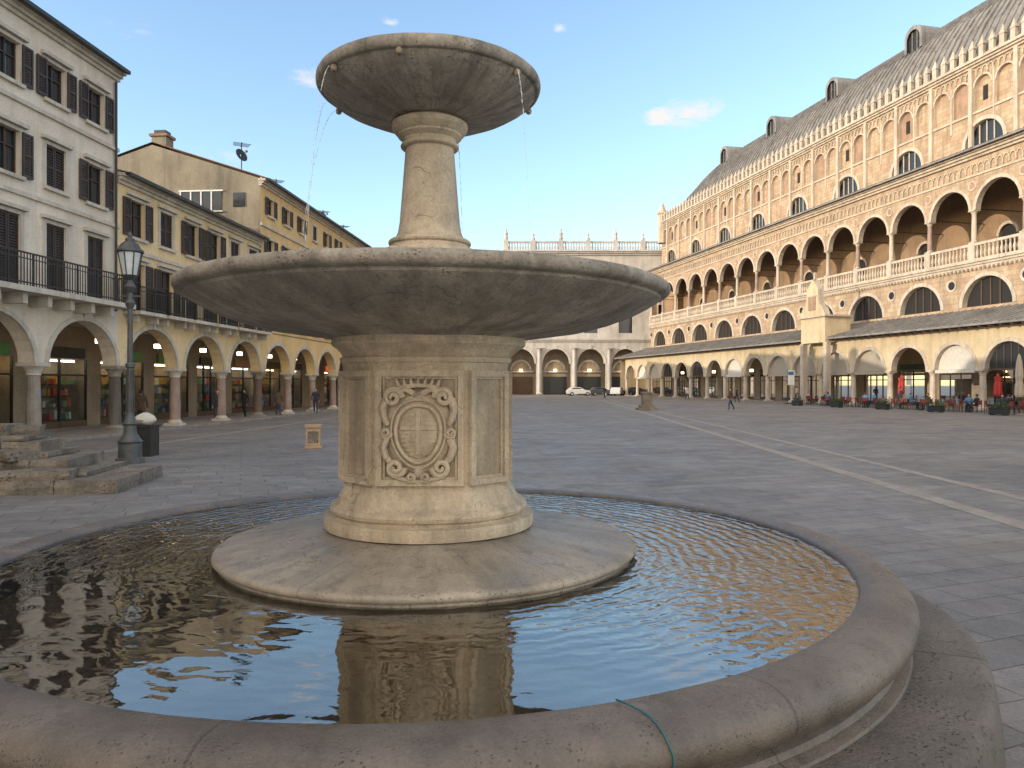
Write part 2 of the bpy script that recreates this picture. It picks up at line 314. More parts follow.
def railing(mb,F,u0,u1,v,z0,h,step=.13,ends=None,k='iron'):
    box(mb,F,u0,u1,v-.025,v+.025,z0+h-.05,z0+h,k); box(mb,F,u0,u1,v-.02,v+.02,z0+.08,z0+.12,k)
    box(mb,F,u0,u1,v-.015,v+.015,z0+h-.22,z0+h-.19,k)
    n=int((u1-u0)/step)
    for i in range(n+1):
        u=u0+(u1-u0)*i/n; w=.012 if i%8 else .025
        box(mb,F,u-w,u+w,v-w,v+w,z0,z0+h-.05,k)
    if ends is not None:
        for u in (u0,u1):
            q(mb,F,(u,v,z0+h-.05),(u,ends,z0+h-.05),(u,ends,z0+h),(u,v,z0+h),k)
            n=int(abs(ends-v)/step)
            for i in range(1,n+1):
                vv=v+(ends-v)*i/(n+1); box(mb,F,u-.012,u+.012,vv-.012,vv+.012,z0,z0+h-.05,k)
def cornice(mb,F,u0,u1,v,z0,steps,k):
    z=z0
    for pr,hh in steps:
        box(mb,F,u0-pr*.3,u1+pr*.3,v-pr,v+.1,z,z+hh-.002,k); z+=hh
def shop(mb,F,u0,u1,v,z0,z1,rnd,depth=1.1,bright=True):
    q(mb,F,(u0,v+depth,z0),(u1,v+depth,z0),(u1,v+depth,z1),(u0,v+depth,z1),'inside')
    q(mb,F,(u0,v,z1),(u1,v,z1),(u1,v+depth,z1),(u0,v+depth,z1),'inside')
    q(mb,F,(u0,v,z0+.3),(u1,v,z0+.3),(u1,v+depth,z0+.3),(u0,v+depth,z0+.3),'wood')
    for u in (u0,u1): q(mb,F,(u,v,z0),(u,v+depth,z0),(u,v+depth,z1),(u,v,z1),'inside')
    if bright:
        g='glow' if rnd.random()<.6 else 'glow2'
        box(mb,F,u0+.3,u1-.3,v+.4,v+.5,z1-.12,z1-.05,g)
    for zs in (z0+.3,z0+.85,z0+1.35,z0+1.85):
        if zs>z0+.4: box(mb,F,u0+.05,u1-.05,v+depth-.4,v+depth-.03,zs,zs+.03,'wood')
        u=u0+.1
        while u<u1-.4:
            w=rnd.uniform(.08,.3); h=rnd.uniform(.15,.42)
            if rnd.random()<.88: box(mb,F,u,u+w,v+depth-.38+rnd.uniform(-.3,0.05),v+depth-.08,zs+.031,zs+.03+h,'g%d'%rnd.randint(0,5))
            u+=w+rnd.uniform(.02,.1)
    q(mb,F,(u0,v+.06,z0),(u1,v+.06,z0),(u1,v+.06,z1),(u0,v+.06,z1),'shopglass')
    n=rnd.choice((2,3,4))
    for i in range(n+1):
        u=u0+(u1-u0)*i/n; box(mb,F,u-.035,u+.035,v+.01,v+.12,z0,z1,'iron')
    box(mb,F,u0+.035,u1-.035,v+.015,v+.11,z0,z0+.28,'wood'); box(mb,F,u0+.035,u1-.035,v+.015,v+.11,z0+2.25,z0+2.33,'iron')
# ================================================================= GROUND
g=MB(); g.face([(-700,-500,0),(700,-500,0),(700,1200,0),(-700,1200,0)],'paving'); g.obj('ground_paving')
b=MB()
def band(x0,y0,x1,y1,w,z):
    d=Vector((x1-x0,y1-y0)); L_=d.length; d.normalize(); n=Vector((-d.y,d.x))*w/2
    s=0
    while s<L_:
        l=min(random.uniform(1.0,1.6),L_-s); e=s+l-.012
        p=Vector((x0,y0)); a=p+d*s; c=p+d*e
        b.face([(a.x+n.x,a.y+n.y,z),(a.x-n.x,a.y-n.y,z),(c.x-n.x,c.y-n.y,z),(c.x+n.x,c.y+n.y,z)],'band'); s+=l
band(6.95,5.0,11.0,90,.36,.004)
band(8.6,5.0,12.0,90,.26,.004)
band(-12.5,16,-6.5,100,.35,.004)
b.obj('paving_stone_bands')
# ================================================================= LEFT BUILDINGS
s_=.0847;c_=.9964
L=Fr((-18.04,0),(s_,c_),(-c_,s_))
cols=[-28.2+4.45*i for i in range(28)]
off=25.1-min(cols,key=lambda a:abs(a-25.1)); cols=[c+off for c in cols]
SPR=2.72
def leftbuilding(name,u0,u1,h,mk,rows,colk,depth,trim,roofk='tile',arcade_h=4.85,ridge=2.0,detail0=15,gable=None,e=.45):
    root=empty(name); w=MB(); d=MB(); wd=MB(); r=MB(); sh=MB()
    rnd=random.Random(name)
    cs=[c for c in cols if u0-.3<=c<=u1+.3]
    ops=[((a+b)/2,(b-a)/2-.34,SPR,SPR,.86) for a,b in zip(cols,cols[1:]) if (a+b)/2>u0 and (a+b)/2<u1]
    ops=[o for o in ops if o[0]-o[1]>u0-.5 and o[0]+o[1]<u1+.5]
    wall(w,L,u0,u1,SPR,arcade_h,0,ops,.55,mk,mk)
    wall(w,L,u0,u1,SPR,arcade_h,.55,ops,.01,mk,mk)
    for o in ops: archi(d,L,o[0],o[1],SPR,0,.18,.05,trim,rise=.86,key=True)
    for c in cs: column(d,L,c,.28,.1,SPR,.23,colk,14,trim)
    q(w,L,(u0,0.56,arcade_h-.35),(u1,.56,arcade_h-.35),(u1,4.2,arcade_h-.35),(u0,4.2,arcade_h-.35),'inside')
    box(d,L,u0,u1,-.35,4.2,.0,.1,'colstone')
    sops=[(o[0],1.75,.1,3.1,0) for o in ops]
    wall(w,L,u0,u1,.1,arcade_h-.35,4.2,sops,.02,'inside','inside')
    for o in ops:
        if o[0]>detail0:
            shop(sh,L,o[0]-1.75,o[0]+1.75,4.2,.1,3.1,rnd)
            box(sh,L,o[0]-1.5,o[0]+1.5,4.1,4.19,3.15,3.6,rnd.choice(['sred','iron','g5','wood','g4','iron']))
            box(sh,L,o[0]-.12,o[0]+.12,2.3,2.54,3.75,3.95,'glow')
            box(sh,L,o[0]-.02,o[0]+.02,2.4,2.44,3.95,arcade_h-.35,'iron')
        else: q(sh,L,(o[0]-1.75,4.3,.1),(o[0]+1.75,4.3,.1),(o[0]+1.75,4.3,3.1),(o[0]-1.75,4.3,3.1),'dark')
    z=arcade_h
    for (zt,z0,z1,hw,sp,first,kind) in rows:
        wo=[]; u=first
        while u-sp>u0+.8: u-=sp
        while u<u1-.8:
            if u>u0+.8: wo.append((u,hw,z0,z1,0))
            u+=sp
        wall(w,L,u0,u1,z,zt,0,wo,.25,mk,mk)
        for o in wo:
            det=o[0]>detail0
            window(wd,L,o[0],z0,z1,hw,0,shut=det,trim=trim,sill=(kind!='balc'),closed=(rnd.random()<(.75 if kind=='balc' else .25)))
            if kind=='balc1' and det:
                box(d,L,o[0]-.95,o[0]+.95,-.75,.0,z0-.16,z0-.02,trim); railing(wd,L,o[0]-.92,o[0]+.92,-.7,z0-.02,1.0,ends=0)
                for s in (-.7,.7): box(d,L,o[0]+s-.08,o[0]+s+.08,-.5,0,z0-.45,z0-.162,trim)
            if kind in('ped','balc','balc1'): box(d,L,o[0]-hw-.25,o[0]+hw+.25,-.16,.02,z1+.14,z1+.26,trim)
        if kind=='balc':
            a=max(u0+.2,detail0-3)
            box(d,L,a,u1-.3,-.95,0,z0-.2,z0-.02,trim); railing(wd,L,a+.05,u1-.35,-.9,z0-.02,1.05,ends=0)
            uu=a+.5
            while uu<u1-.5: box(d,L,uu-.1,uu+.1,-.7,0,z0-.55,z0-.202,trim); uu+=1.1
        box(d,L,u0,u1,-.09,.02,zt-.07,zt+.07,trim)
        z=zt
    for u in (u0,u1):
        w.face([L.P(u,0,arcade_h),L.P(u,depth,arcade_h),L.P(u,depth,h),L.P(u,depth/2,h+ridge),L.P(u,0,h)],gable or mk)
        q(w,L,(u,4.2,0),(u,depth,0),(u,depth,arcade_h),(u,4.2,arcade_h),mk)
    q(w,L,(u0,depth,0),(u1,depth,0),(u1,depth,h),(u0,depth,h),mk)
    cornice(d,L,u0,u1,0,h-.4,[(.1,.13),(.2,.13),(.32,.12)],trim)
    n=int((u1-u0)/.28); zz=h-.02
    rows_=[]
    for i in range(n*2+1):
        u=u0-.05+(u1-u0+.1)*i/(n*2); dz=.06*(i%2)
        rows_.append([L.P(u,-e,zz+dz),L.P(u,depth/2,h+ridge+.15+dz),L.P(u,depth+e,zz+dz)])
    r.grid(rows_,roofk)
    q(r,L,(u0,-e,zz-.03),(u1,-e,zz-.03),(u1,.1,zz-.02),(u0,.1,zz-.02),'wood')
    box(r,L,u0,u1,-e-.1,-e+.03,zz-.1,zz+.03,'iron')
    x,y,_=L.P(u1-.25,-.1,0); revolve(r,x,y,[(.05,arcade_h),(.05,h-.5)],'iron',8)
    if u1>15: box(d,L,max(u0,12),u1,-.04,-.01,arcade_h+.15,arcade_h+.18,'iron')
    w.obj('walls',root);d.obj('columns_and_trim',root);wd.obj('windows_and_shutters',root);r.obj('roof',root);sh.obj('portico_shops',root)
    return root
leftbuilding('cream_townhouse',-28,29.3,14.3,'creamA',
   [(8.2,5.1,7.5,.48,2.15,25.8,'balc'),(11.2,8.75,10.2,.48,2.15,25.8,'ped'),(14.3,11.75,13.05,.48,2.15,25.8,'ped')],'colstone',12,'trim')
rB=leftbuilding('yellow_townhouse',29.3,42.6,10.35,'yellowB',
   [(7.4,4.95,6.95,.5,2.2,30.6,'balc1'),(10.35,8.0,9.5,.5,2.2,30.6,'ped')],'redcol',12,'trim',ridge=1.6)
rC=leftbuilding('ochre_townhouse',42.6,64,13.8,'ochreC',
   [(8.4,5.4,7.3,.45,2.5,44,'sh'),(11.2,9.0,10.5,.45,2.5,44,'sh'),(13.8,11.9,12.9,.4,2.5,44,'sh')],'redcol',13,'trim',ridge=2.1,gable='greyC')
leftbuilding('distant_townhouse',64,98,12.2,'creamA',
   [(8.2,5.4,7.3,.5,3,66,'sh'),(12.2,9.2,10.8,.5,3,66,'sh')],'colstone',13,'trim',ridge=1.5)
x_=MB()
for i in range(4):
    v0=2.3+i*.62
    q(x_,L,(42.55,v0,12.0),(42.55,v0+.55,12.0),(42.55,v0+.55,13.1),(42.55,v0,13.1),'glass')
    box(x_,L,42.5,42.59,v0+.55,v0+.62,11.95,13.15,'white')
box(x_,L,42.5,42.59,2.2,4.85,13.1,13.18,'white'); box(x_,L,42.45,42.59,2.2,4.85,11.9,11.98,'trim')
box(x_,L,42.54,42.59,.9,1.6,12.2,13,'glass')
box(x_,L,43.2,44.0,6.0,6.9,14.5,16.6,'greyC'); box(x_,L,43.1,44.1,5.9,7.0,16.6,16.75,'tile'); box(x_,L,43.3,43.9,6.1,6.8,16.75,17.0,'iron')
box(x_,L,52,52.7,3,3.7,14,15.9,'greyC'); box(x_,L,51.9,52.8,2.9,3.8,15.9,16.05,'tile')
box(x_,L,34,34.7,4.5,5.2,11,12.4,'yellowB');box(x_,L,33.9,34.8,4.4,5.3,12.4,12.5,'tile')
box(x_,L,36,42.5,6.2,13,5,12.3,'greyC')
x_.obj('chimneys_and_gable_windows',rC)
def antenna(u,v,z,h,dish=True):
    root=empty('rooftop_antenna'); a=MB(); x,y,_=L.P(u,v,0)
    revolve(a,x,y,[(.03,z),(.03,z+h)],'iron',6)
    F=frot(x,y,0.5)
    for i in range(5): box(a,F,-.5+i*.02,.5-i*.02,-.3+i*.15,-.28+i*.15,z+h-.15,z+h-.13,'iron')
    box(a,F,-.01,.01,-.35,.4,z+h-.17,z+h-.13,'iron')
    a.obj('mast',root)
    if dish:
        d=MB(); rows=[]
        for j in range(5):
            rr=.06+.34*j/4
            rows.append([(rr*math.cos(2*math.pi*i/16),-.35*rr*rr*4*.3,rr*math.sin(2*math.pi*i/16)) for i in range(16)])
        d.grid(rows,'iron',True); box(d,W,-.015,.015,-.5,0,-.015,.015,'iron'); box(d,W,-.05,.05,-.55,-.45,-.05,.05,'iron')
        o=d.obj('dish',root,smooth=40); o.location=(x,y-.1,z+h*.65); o.rotation_euler=(R(-20),0,R(60))
    return root
antenna(43.2,1.4,13.8,2.3); antenna(47,.9,13.8,1.2,False); antenna(57.5,1.5,13.9,1.6); antenna(61,1,13.8,1.3,False); antenna(33,4,11,1.5,False)
# ================================================================= PALACE (right)
dr=(-.2139,.9768); PR=Fr((46.5,0),dr,(.9768,.2139))
root=empty('loggia_palace')
pw=MB();pd=MB();pr=MB();ps=MB()
U0,U1=34.3,130.3
AC=[53.5+4.8*k for k in range(-4,16)]
rnd=random.Random(3)
ops=[(u,1.95,3.1,3.1,1.0) for u in AC]
wall(pw,PR,U0,AC[-1]+2.4,3.1,6.35,0,ops,.5,'yarc','palace_l'); wall(pw,PR,U0,AC[-1]+2.4,3.1,6.35,.5,ops,.01,'yarc')
for u in AC:
    archi(pd,PR,u,1.95,3.1,0,.28,.06,'palace_l')
    column(pd,PR,u+2.4,.25,.1,3.1,.24,'palace_l',12)
    r=rnd.random()
    if u>50:
        if r<.5:
            k_=rnd.choice(['canvas','canvas','beige']); lunette(pd,PR,u,1.9,3.12,.3,k_); box(pd,PR,u-1.9,u+1.9,-.02,.34,2.85,3.1,k_)
        elif r<.7:
            lunette(pd,PR,u,1.9,3.12,.3,'glass'); box(pd,PR,u-1.9,u+1.9,.25,.34,3.0,3.12,'wood')
            for i in range(-2,3): box(pd,PR,u+i*.6-.03,u+i*.6+.03,.24,.29,3.12,3.12+math.sqrt(max(0,1.9**2-(i*.6)**2)),'wood')
column(pd,PR,AC[0]-2.4,.25,.1,3.1,.24,'palace_l',12)
box(pd,PR,U0,U1,-.4,5,0,.1,'colstone')
box(pd,PR,U0,U1,-.25,.02,6.1,6.35,'palace_l')
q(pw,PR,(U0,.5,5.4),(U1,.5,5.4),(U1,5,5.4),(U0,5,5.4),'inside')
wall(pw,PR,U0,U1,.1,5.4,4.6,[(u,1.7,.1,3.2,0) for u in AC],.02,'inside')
for u in AC:
    shop(ps,PR,u-1.7,u+1.7,4.6,.1,3.2,rnd,1.0,rnd.random()<.85)
    box(ps,PR,u-1.6,u+1.6,4.5,4.59,3.3,3.8,rnd.choice(['sred','iron','wood','g5','green']))
    if rnd.random()<.6: box(ps,PR,u-.15,u+.15,2.3,2.6,3.5,3.8,'glow')
def leanto(u0,u1,v0,z0,v1,z1,step,k='lead'):
    q(pr,PR,(u0,v0,z0),(u1,v0,z0),(u1,v1,z1),(u0,v1,z1),k)
    q(pr,PR,(u0,v0,z0-.14),(u1,v0,z0-.14),(u1,v0,z0),(u0,v0,z0),k)
    q(pr,PR,(u0,v0,z0-.14),(u1,v0,z0-.14),(u1,v1,z1-.14),(u0,v1,z1-.14),'wood')
    u=u0
    while u<u1:
        q(pr,PR,(u,v0,z0+.08),(u+.07,v0,z0+.08),(u+.07,v1,z1+.08),(u,v1,z1+.08),k)
        q(pr,PR,(u,v0,z0),(u,v0,z0+.08),(u,v1,z1+.08),(u,v1,z1),k); q(pr,PR,(u+.07,v0,z0),(u+.07,v0,z0+.08),(u+.07,v1,z1+.08),(u+.07,v1,z1),k)
        u+=step
leanto(U0,U1,-1.1,6.4,5.0,8.15,.7)
u=U0
while u<U1: box(pr,PR,u,u+.12,-.95,0,6.15,6.27,'wood'); u+=.9
V=5.0
lun=[60.3+7.2*k for k in range(-3,10)]
wall(pw,PR,U0,128.9,8.0,11.6,V,[(u,2.45,8.4,8.4,.98) for u in lun if u<126],.5,'palace','palace_l',18)
for u in lun:
    if u>126: continue
    archi(pd,PR,u,2.45,8.4,V,.32,.07,'palace_l',18,.98)
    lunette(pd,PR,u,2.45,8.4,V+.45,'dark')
    for i in (-1,0,1): box(pd,PR,u+i*.9-.05,u+i*.9+.05,V+.35,V+.43,8.4,8.4+math.sqrt(2.45**2-(i*.9)**2)*.97,'wood')
    uo=u+3.6; ring=[];ring2=[]
    for i in range(17):
        a=2*math.pi*i/16; ring.append(PR.P(uo+.36*math.cos(a),V-.02,10.4+.36*math.sin(a))); ring2.append(PR.P(uo+.55*math.cos(a),V-.06,10.4+.55*math.sin(a)))
    pd.face(ring[:16],'dark'); pd.grid([ring,ring2],'palace_l')
cornice(pd,PR,U0,129,V,11.6,[(.12,.2),(.25,.2),(.4,.2)],'palace_l')
u=U0
while u<129: box(pd,PR,u,u+.14,V-.3,V,11.42,11.58,'palace_l'); u+=.42
LC=[59.3+4.8*k for k in range(-5,15)]
lops=[(u,2.06,16.4,16.4,1.0) for u in LC]
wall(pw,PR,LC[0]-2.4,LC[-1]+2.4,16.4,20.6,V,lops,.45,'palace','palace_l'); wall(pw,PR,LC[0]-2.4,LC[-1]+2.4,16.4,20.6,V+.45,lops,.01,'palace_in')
for u in LC:
    archi(pd,PR,u,2.06,16.4,V,.26,.07,'palace_l')
    box(pd,PR,u-2.1,u+2.1,V-.12,V+.16,13.4,13.62,'palace_l'); box(pd,PR,u-2.1,u+2.1,V-.1,V+.14,12.2,12.34,'palace_l')
    for i in range(11):
        x,y,_=PR.P(u-1.95+i*.39,V+.02,0)
        revolve(pd,x,y,[(.07,12.34),(.08,12.45),(.13,12.7),(.12,12.85),(.06,13.1),(.06,13.2),(.1,13.4)],'palace_l',6,cap=False)
    x=u+2.4
    pd.face([PR.P(x+.28*math.cos(a*.3927),V-.03,18.4+.28*math.sin(a*.3927)) for a in range(16)],'palace_b')
    rr=[[PR.P(x+r*math.cos(a*.3927),V-pp,18.4+r*math.sin(a*.3927)) for a in range(16)] for r,pp in ((.28,.03),(.3,.08),(.4,.08),(.42,0))]
    pd.grid(rr,'palace_l',True)
for k in range(len(LC)+1):
    u=LC[0]-2.4+4.8*k
    box(pd,PR,u-.3,u+.3,V-.14,V+.4,12.2,13.65,'palace_l')
    column(pd,PR,u,V+.15,13.65,16.4,.2,'redcol' if k%2 else 'palace_l',12,'palace_l')
    box(pd,PR,u-.035,u+.035,V+.1,V+5.9,16.5,16.57,'iron')
box(pd,PR,U0,129,V-.1,V+.02,19.15,19.3,'palace_l')
u=LC[0]-2.4
while u<128.9:
    archi(pd,PR,u+.3,.22,19.9,V,.07,.12,'palace_l',6); box(pd,PR,u-.05,u+.05,V-.15,V+.02,19.45,19.9,'palace_l'); u+=.6
cornice(pd,PR,U0,129,V,20.6,[(.25,.2),(.45,.2),(.65,.2)],'palace_l')
leanto(U0,129.5,V-1.0,21.25,11.0,23.3,.7)
q(pw,PR,(U0,V,12.15),(129,V,12.15),(129,11,12.15),(U0,11,12.15),'colstone')
q(pw,PR,(U0,V,20.5),(129,V,20.5),(129,11,20.5),(U0,11,20.5),'wood')
u=U0
while u<129: box(pd,PR,u,u+.2,V+.46,10.98,20.2,20.48,'wood'); u+=1.2
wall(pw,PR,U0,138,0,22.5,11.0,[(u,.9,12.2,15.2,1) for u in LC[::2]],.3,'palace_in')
for u in LC[::2]:
    pd.face([PR.P(u-.9,11.28,12.2),PR.P(u+.9,11.28,12.2)]+[PR.P(u+.9*math.cos(math.pi*i/10),11.28,15.2+.9*math.sin(math.pi*i/10)) for i in range(11)],'dark'); archi(pd,PR,u,.9,15.2,11,.25,.05,'palace_l')
q(pw,PR,(U1,0,0),(U1,11,0),(U1,11,6.4),(U1,0,6.4),'yarc')
wx=Fr(PR.P(128.9,0,0)[:2],(.9768,.2139),(.2139,-.9768))
wall(pw,wx,5,11,8,21.2,0,[(8,1.8,12.2,16.4,1)],.4,'palace')
HV=11.0; HE=138
big=[57+9.6*k for k in range(-2,9)]
wall(pw,PR,U0,HE,22.5,27.0,HV,[(u,2.1,24.0,24.0,1) for u in big],.4,'palace','palace_l',16)
for u in big:
    archi(pd,PR,u,2.1,24.0,HV,.35,.08,'palace_l',16); lunette(pd,PR,u,2.1,24.0,HV+.38,'glass' )
    for i in (-1,0,1): box(pd,PR,u+i*.8-.06,u+i*.8+.06,HV+.3,HV+.36,24.0,24.0+math.sqrt(2.1**2-(i*.8)**2)*.97,'palace_l')
bl=[]; u=U0+1.2
while u<HE-1: bl.append(u); u+=2.4
wall(pw,PR,U0,HE,27.0,31.2,HV,[(u,.95,27.2,29.3,1) for u in bl],.3,'palace','palace_l',10)
q(pw,PR,(U0,HV+.3,27),(HE,HV+.3,27),(HE,HV+.3,31),(U0,HV+.3,31),'palace')
for i,u in enumerate(bl):
    archi(pd,PR,u,.95,29.3,HV,.16,.08,'palace_l',8)
    if i%2==0: box(pd,PR,u-1.2-.2,u-1.2+.2,HV-.28,HV,22.5,31.2,'palace_l')
    else:
        x,y,_=PR.P(u-1.2,HV-.02,0); revolve(pd,x,y,[(.13,25.8 if i%4 else 27),(.13,30.5)],'palace_l',6)
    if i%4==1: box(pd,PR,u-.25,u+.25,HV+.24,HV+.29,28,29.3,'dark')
    if i%3==2: q(pd,PR,(u-.94,HV+.296,27.2),(u+.94,HV+.296,27.2),(u+.94,HV+.296,30.2),(u-.94,HV+.296,30.2),'palace_b')
box(pd,PR,U0,HE,HV-.14,HV+.02,26.9,27.08,'palace_l')
u=U0
while u<HE: archi(pd,PR,u+.3,.22,30.75,HV,.07,.14,'palace_l',6); box(pd,PR,u-.05,u+.05,HV-.18,HV+.02,30.35,30.75,'palace_l'); u+=.6
cornice(pd,PR,U0,HE,HV,31.2,[(.2,.2),(.4,.2),(.6,.25)],'palace_l')
u=U0
while u<HE:
    box(pd,PR,u,u+.5,HV-.5,HV-.2,31.85,32.8,'palace_l')
    p=[PR.P(u-.07,HV-.54,32.8),PR.P(u+.57,HV-.54,32.8),PR.P(u+.57,HV-.16,32.8),PR.P(u-.07,HV-.16,32.8)]; top=PR.P(u+.25,HV-.35,33.7)
    for i in range(4): pd.face([p[i],p[(i+1)%4],top],'palace_l')
    u+=1.1
q(pw,PR,(HE,11,0),(HE,38,0),(HE,38,31.8),(HE,11,31.8),'palace_b')
q(pw,PR,(U0,38,0),(HE,38,0),(HE,38,31.8),(U0,38,31.8),'palace_b')
for uu,vv in ((HE-.4,HV),(HE-.4,HV+9)):
    x,y,_=PR.P(uu,vv,0); revolve(pd,x,y,[(.9,28),(.9,33.2),(1.1,33.4),(1.1,33.8),(.7,33.9),(.1,35.6)],'palace_l',8)
prof=[(-.2,31.9),(.5,33.3),(1.7,35.6),(3.4,38.0),(5.6,40.0),(8.2,41.7),(11,43.0),(13.5,43.6)]
prof=prof+[(27-v,z) for v,z in prof[-2::-1]]
def hz(u,z):
    t_=max(0,min(1,(HE-u)/16)); return 31.9+(z-31.9)*math.sin(math.pi/2*t_)**.75
us=[U0+(HE-U0)*i/120 for i in range(121)]
pr.grid([[PR.P(u,HV+v,hz(u,z)) for v,z in prof] for u in us],'lead')
for i in range(0,121):
    u=us[i]
    if u>HE-.5: break
    for (v0,z0),(v1,z1) in zip(prof[:8],prof[1:8]):
        a=[PR.P(u,HV+v0,hz(u,z0)),PR.P(u,HV+v1,hz(u,z1)),PR.P(u,HV+v1-.1,hz(u,z1)+.16),PR.P(u,HV+v0-.14,hz(u,z0)+.12)]
        c=[PR.P(u+.12,HV+v0,hz(u,z0)),PR.P(u+.12,HV+v1,hz(u,z1)),PR.P(u+.12,HV+v1-.1,hz(u,z1)+.16),PR.P(u+.12,HV+v0-.14,hz(u,z0)+.12)]
        pr.face(a,'lead');pr.face(c,'lead');pr.face([a[2],a[3],c[3],c[2]],'lead')
for k in range(6):
    u=(81.4-4.1)/.9768+13.9*(k-1)
    if u>HE-12: continue
    vv=HV+4.2; z0=38.2; n=10
    pts=[(-1.1,z0)]+[(-1.1*math.cos(math.pi*i/n),z0+1.4+1.1*math.sin(math.pi*i/n)) for i in range(n+1)]+[(1.1,z0)]
    pr.face([PR.P(u+a,vv-.6,z) for a,z in pts],'iron')
    pr.grid([[PR.P(u+a*1.15,vv-.9,z0+(z-z0)*1.08) for a,z in pts],[PR.P(u+a*1.15,vv+4.2,z0+(z-z0)*1.08) for a,z in pts]],'lead')
    pr.grid([[PR.P(u+a*1.15,vv-.9,z0+(z-z0)*1.08) for a,z in pts],[PR.P(u+a*.85,vv-.9,z0+(z-z0)*.9) for a,z in pts]],'lead')
    for a in (-.35,.35): box(pr,PR,u+a-.05,u+a+.05,vv-.7,vv-.62,z0,z0+2.1,'lead')
gu=74.3
box(pd,PR,gu-1.9,gu+1.9,-1.25,1.5,6.0,8.6,'yarc')
gp=[(-2.0,8.6),(-1.6,9.4),(-1.1,9.7),(-.9,10.6),(-.9,11.2),(0,12.2),(.9,11.2),(.9,10.6),(1.1,9.7),(1.6,9.4),(2.0,8.6)]
for v in (-1.3,-.7): pd.face([PR.P(gu+a,v,z) for a,z in gp],'yarc')
pd.grid([[PR.P(gu+a,-1.3,z) for a,z in gp],[PR.P(gu+a,-.7,z) for a,z in gp]],'palace_l')
box(pd,PR,gu-2.2,gu+2.2,-1.45,1.5,8.45,8.62,'palace_l')
box(pd,PR,gu-.55,gu+.55,-1.38,-1.3,9.2,10.5,'palace_b'); box(pd,PR,gu-.7,gu+.7,-1.4,-1.3,10.5,10.65,'palace_l'); box(pd,PR,gu-.1,gu+.1,-1.1,-.9,12.2,12.9,'palace_l')
box(pd,PR,gu-2.1,gu-1.6,-1.25,-.75,0.1,6.0,'palace_l');box(pd,PR,gu+1.6,gu+2.1,-1.25,-.75,0.1,6.0,'palace_l')
pw.obj('walls',root);pd.obj('arches_and_columns',root);pr.obj('roofs',root);ps.obj('shops',root)
# ================================================================= FAR BUILDING
FB=Fr((0,138),(1,0),(0,1)); root=empty('balustraded_palace'); a=MB();d=MB()
U0f,U1f=-1.5,33
fc=[1.7+6.5*k for k in range(0,5)]
wall(a,FB,U0f,U1f,5.8,10,0,[(u,2.5,5.8,5.8,1.1) for u in fc],.8,'far')
for u in fc:
    archi(d,FB,u,2.5,5.8,0,.4,.12,'far',key=True,rise=1.1)
    box(d,FB,u-3.7,u-2.6,-.1,.8,0,5.8,'far'); column(d,FB,u-3.15,-.5,0.1,8.8,.35,'far',12)
    for zs in (15.5,22.5): archi(d,FB,u,1.3,zs,0,.35,.15,'far')
    box(d,FB,u-2.2,u+2.2,3.2,3.4,.1,3.4,'wood' if u<6 else 'iron'); box(d,FB,u-.3,u+.3,2.4,2.8,4.4,4.8,'glow')
    archi(d,FB,u,1.7,4.6,3.4,.35,.1,'far'); box(d,FB,u-2.4,u+2.4,3.1,3.45,4.2,4.5,'far')
q(a,FB,(U0f,3.5,0),(U1f,3.5,0),(U1f,3.5,10),(U0f,3.5,10),'inside'); q(a,FB,(U0f,0,9.6),(U1f,0,9.6),(U1f,3.5,9.6),(U0f,3.5,9.6),'inside')
wall(a,FB,U0f,U1f,10,17.5,0,[(u,1.3,11.5,15.5,1) for u in fc],.4,'far'); wall(a,FB,U0f,U1f,17.5,26.2,0,[(u,1.3,19,22.5,1) for u in fc],.4,'far')
q(a,FB,(U0f,.4,10.2),(U1f,.4,10.2),(U1f,.4,25),(U0f,.4,25),'glass')
for z_ in (9.9,17.4): cornice(d,FB,U0f,U1f,0,z_,[(.3,.3),(.5,.3)],'far')
cornice(d,FB,U0f,U1f,0,26.0,[(.3,.3),(.6,.3),(.9,.3)],'far')
box(d,FB,U0f,U1f,-.3,.1,28.3,28.6,'far')
u=U0f
while u<U1f:
    x,y,_=FB.P(u,-.1,0); revolve(d,x,y,[(.12,26.9),(.2,27.4),(.1,27.9),(.15,28.3)],'far',6,cap=False); u+=.5
for i,u in enumerate([U0f+.4+5.1*k for k in range(7)]):
    box(d,FB,u-.4,u+.4,-.5,.3,26.9,28.8,'far')
    x,y,_=FB.P(u,-.1,0); revolve(d,x,y,[(.35,28.8),(.4,29.2),(.3,29.6),(.38,30.1),(.12,30.4),(.18,30.6),(.15,30.85),(.02,31)] if i%2==0 else [(.3,28.8),(.35,29.1),(.1,29.5),(.25,29.8),(.02,30.2)],'far',8)
q(a,FB,(U0f,0,0),(U0f,14,0),(U0f,14,26),(U0f,0,26),'far'); q(a,FB,(U0f,0,26.1),(U1f,0,26.1),(U1f,14,26.1),(U0f,14,26.1),'lead')
a.obj('walls',root);d.obj('arches_and_balustrade',root)
root=empty('arcaded_townhouse'); a=MB();d=MB()
fc=[-28.5+5.4*k for k in range(5)]
wall(a,FB,-31.5,-1.6,4.2,8,0,[(u,2.2,4.2,4.2,1) for u in fc],.6,'creamA'); wall(a,FB,-31.5,-1.6,8,18,0,[(u,.7,10,12.5,0) for u in fc],.3,'creamA')
for u in fc:
    archi(d,FB,u,2.2,4.2,0,.3,.1,'trim'); box(d,FB,u-3,u-2.4,0,.6,0,4.2,'trim'); window(d,FB,u,10,12.5,.7,0); window(d,FB,u,14,16,.7,0)
q(a,FB,(-31.5,3,0),(-1.6,3,0),(-1.6,3,8),(-31.5,3,8),'inside'); q(a,FB,(-31.5,-.5,18),(-1.6,-.5,18),(-1.6,6,21),(-31.5,6,21),'tile')
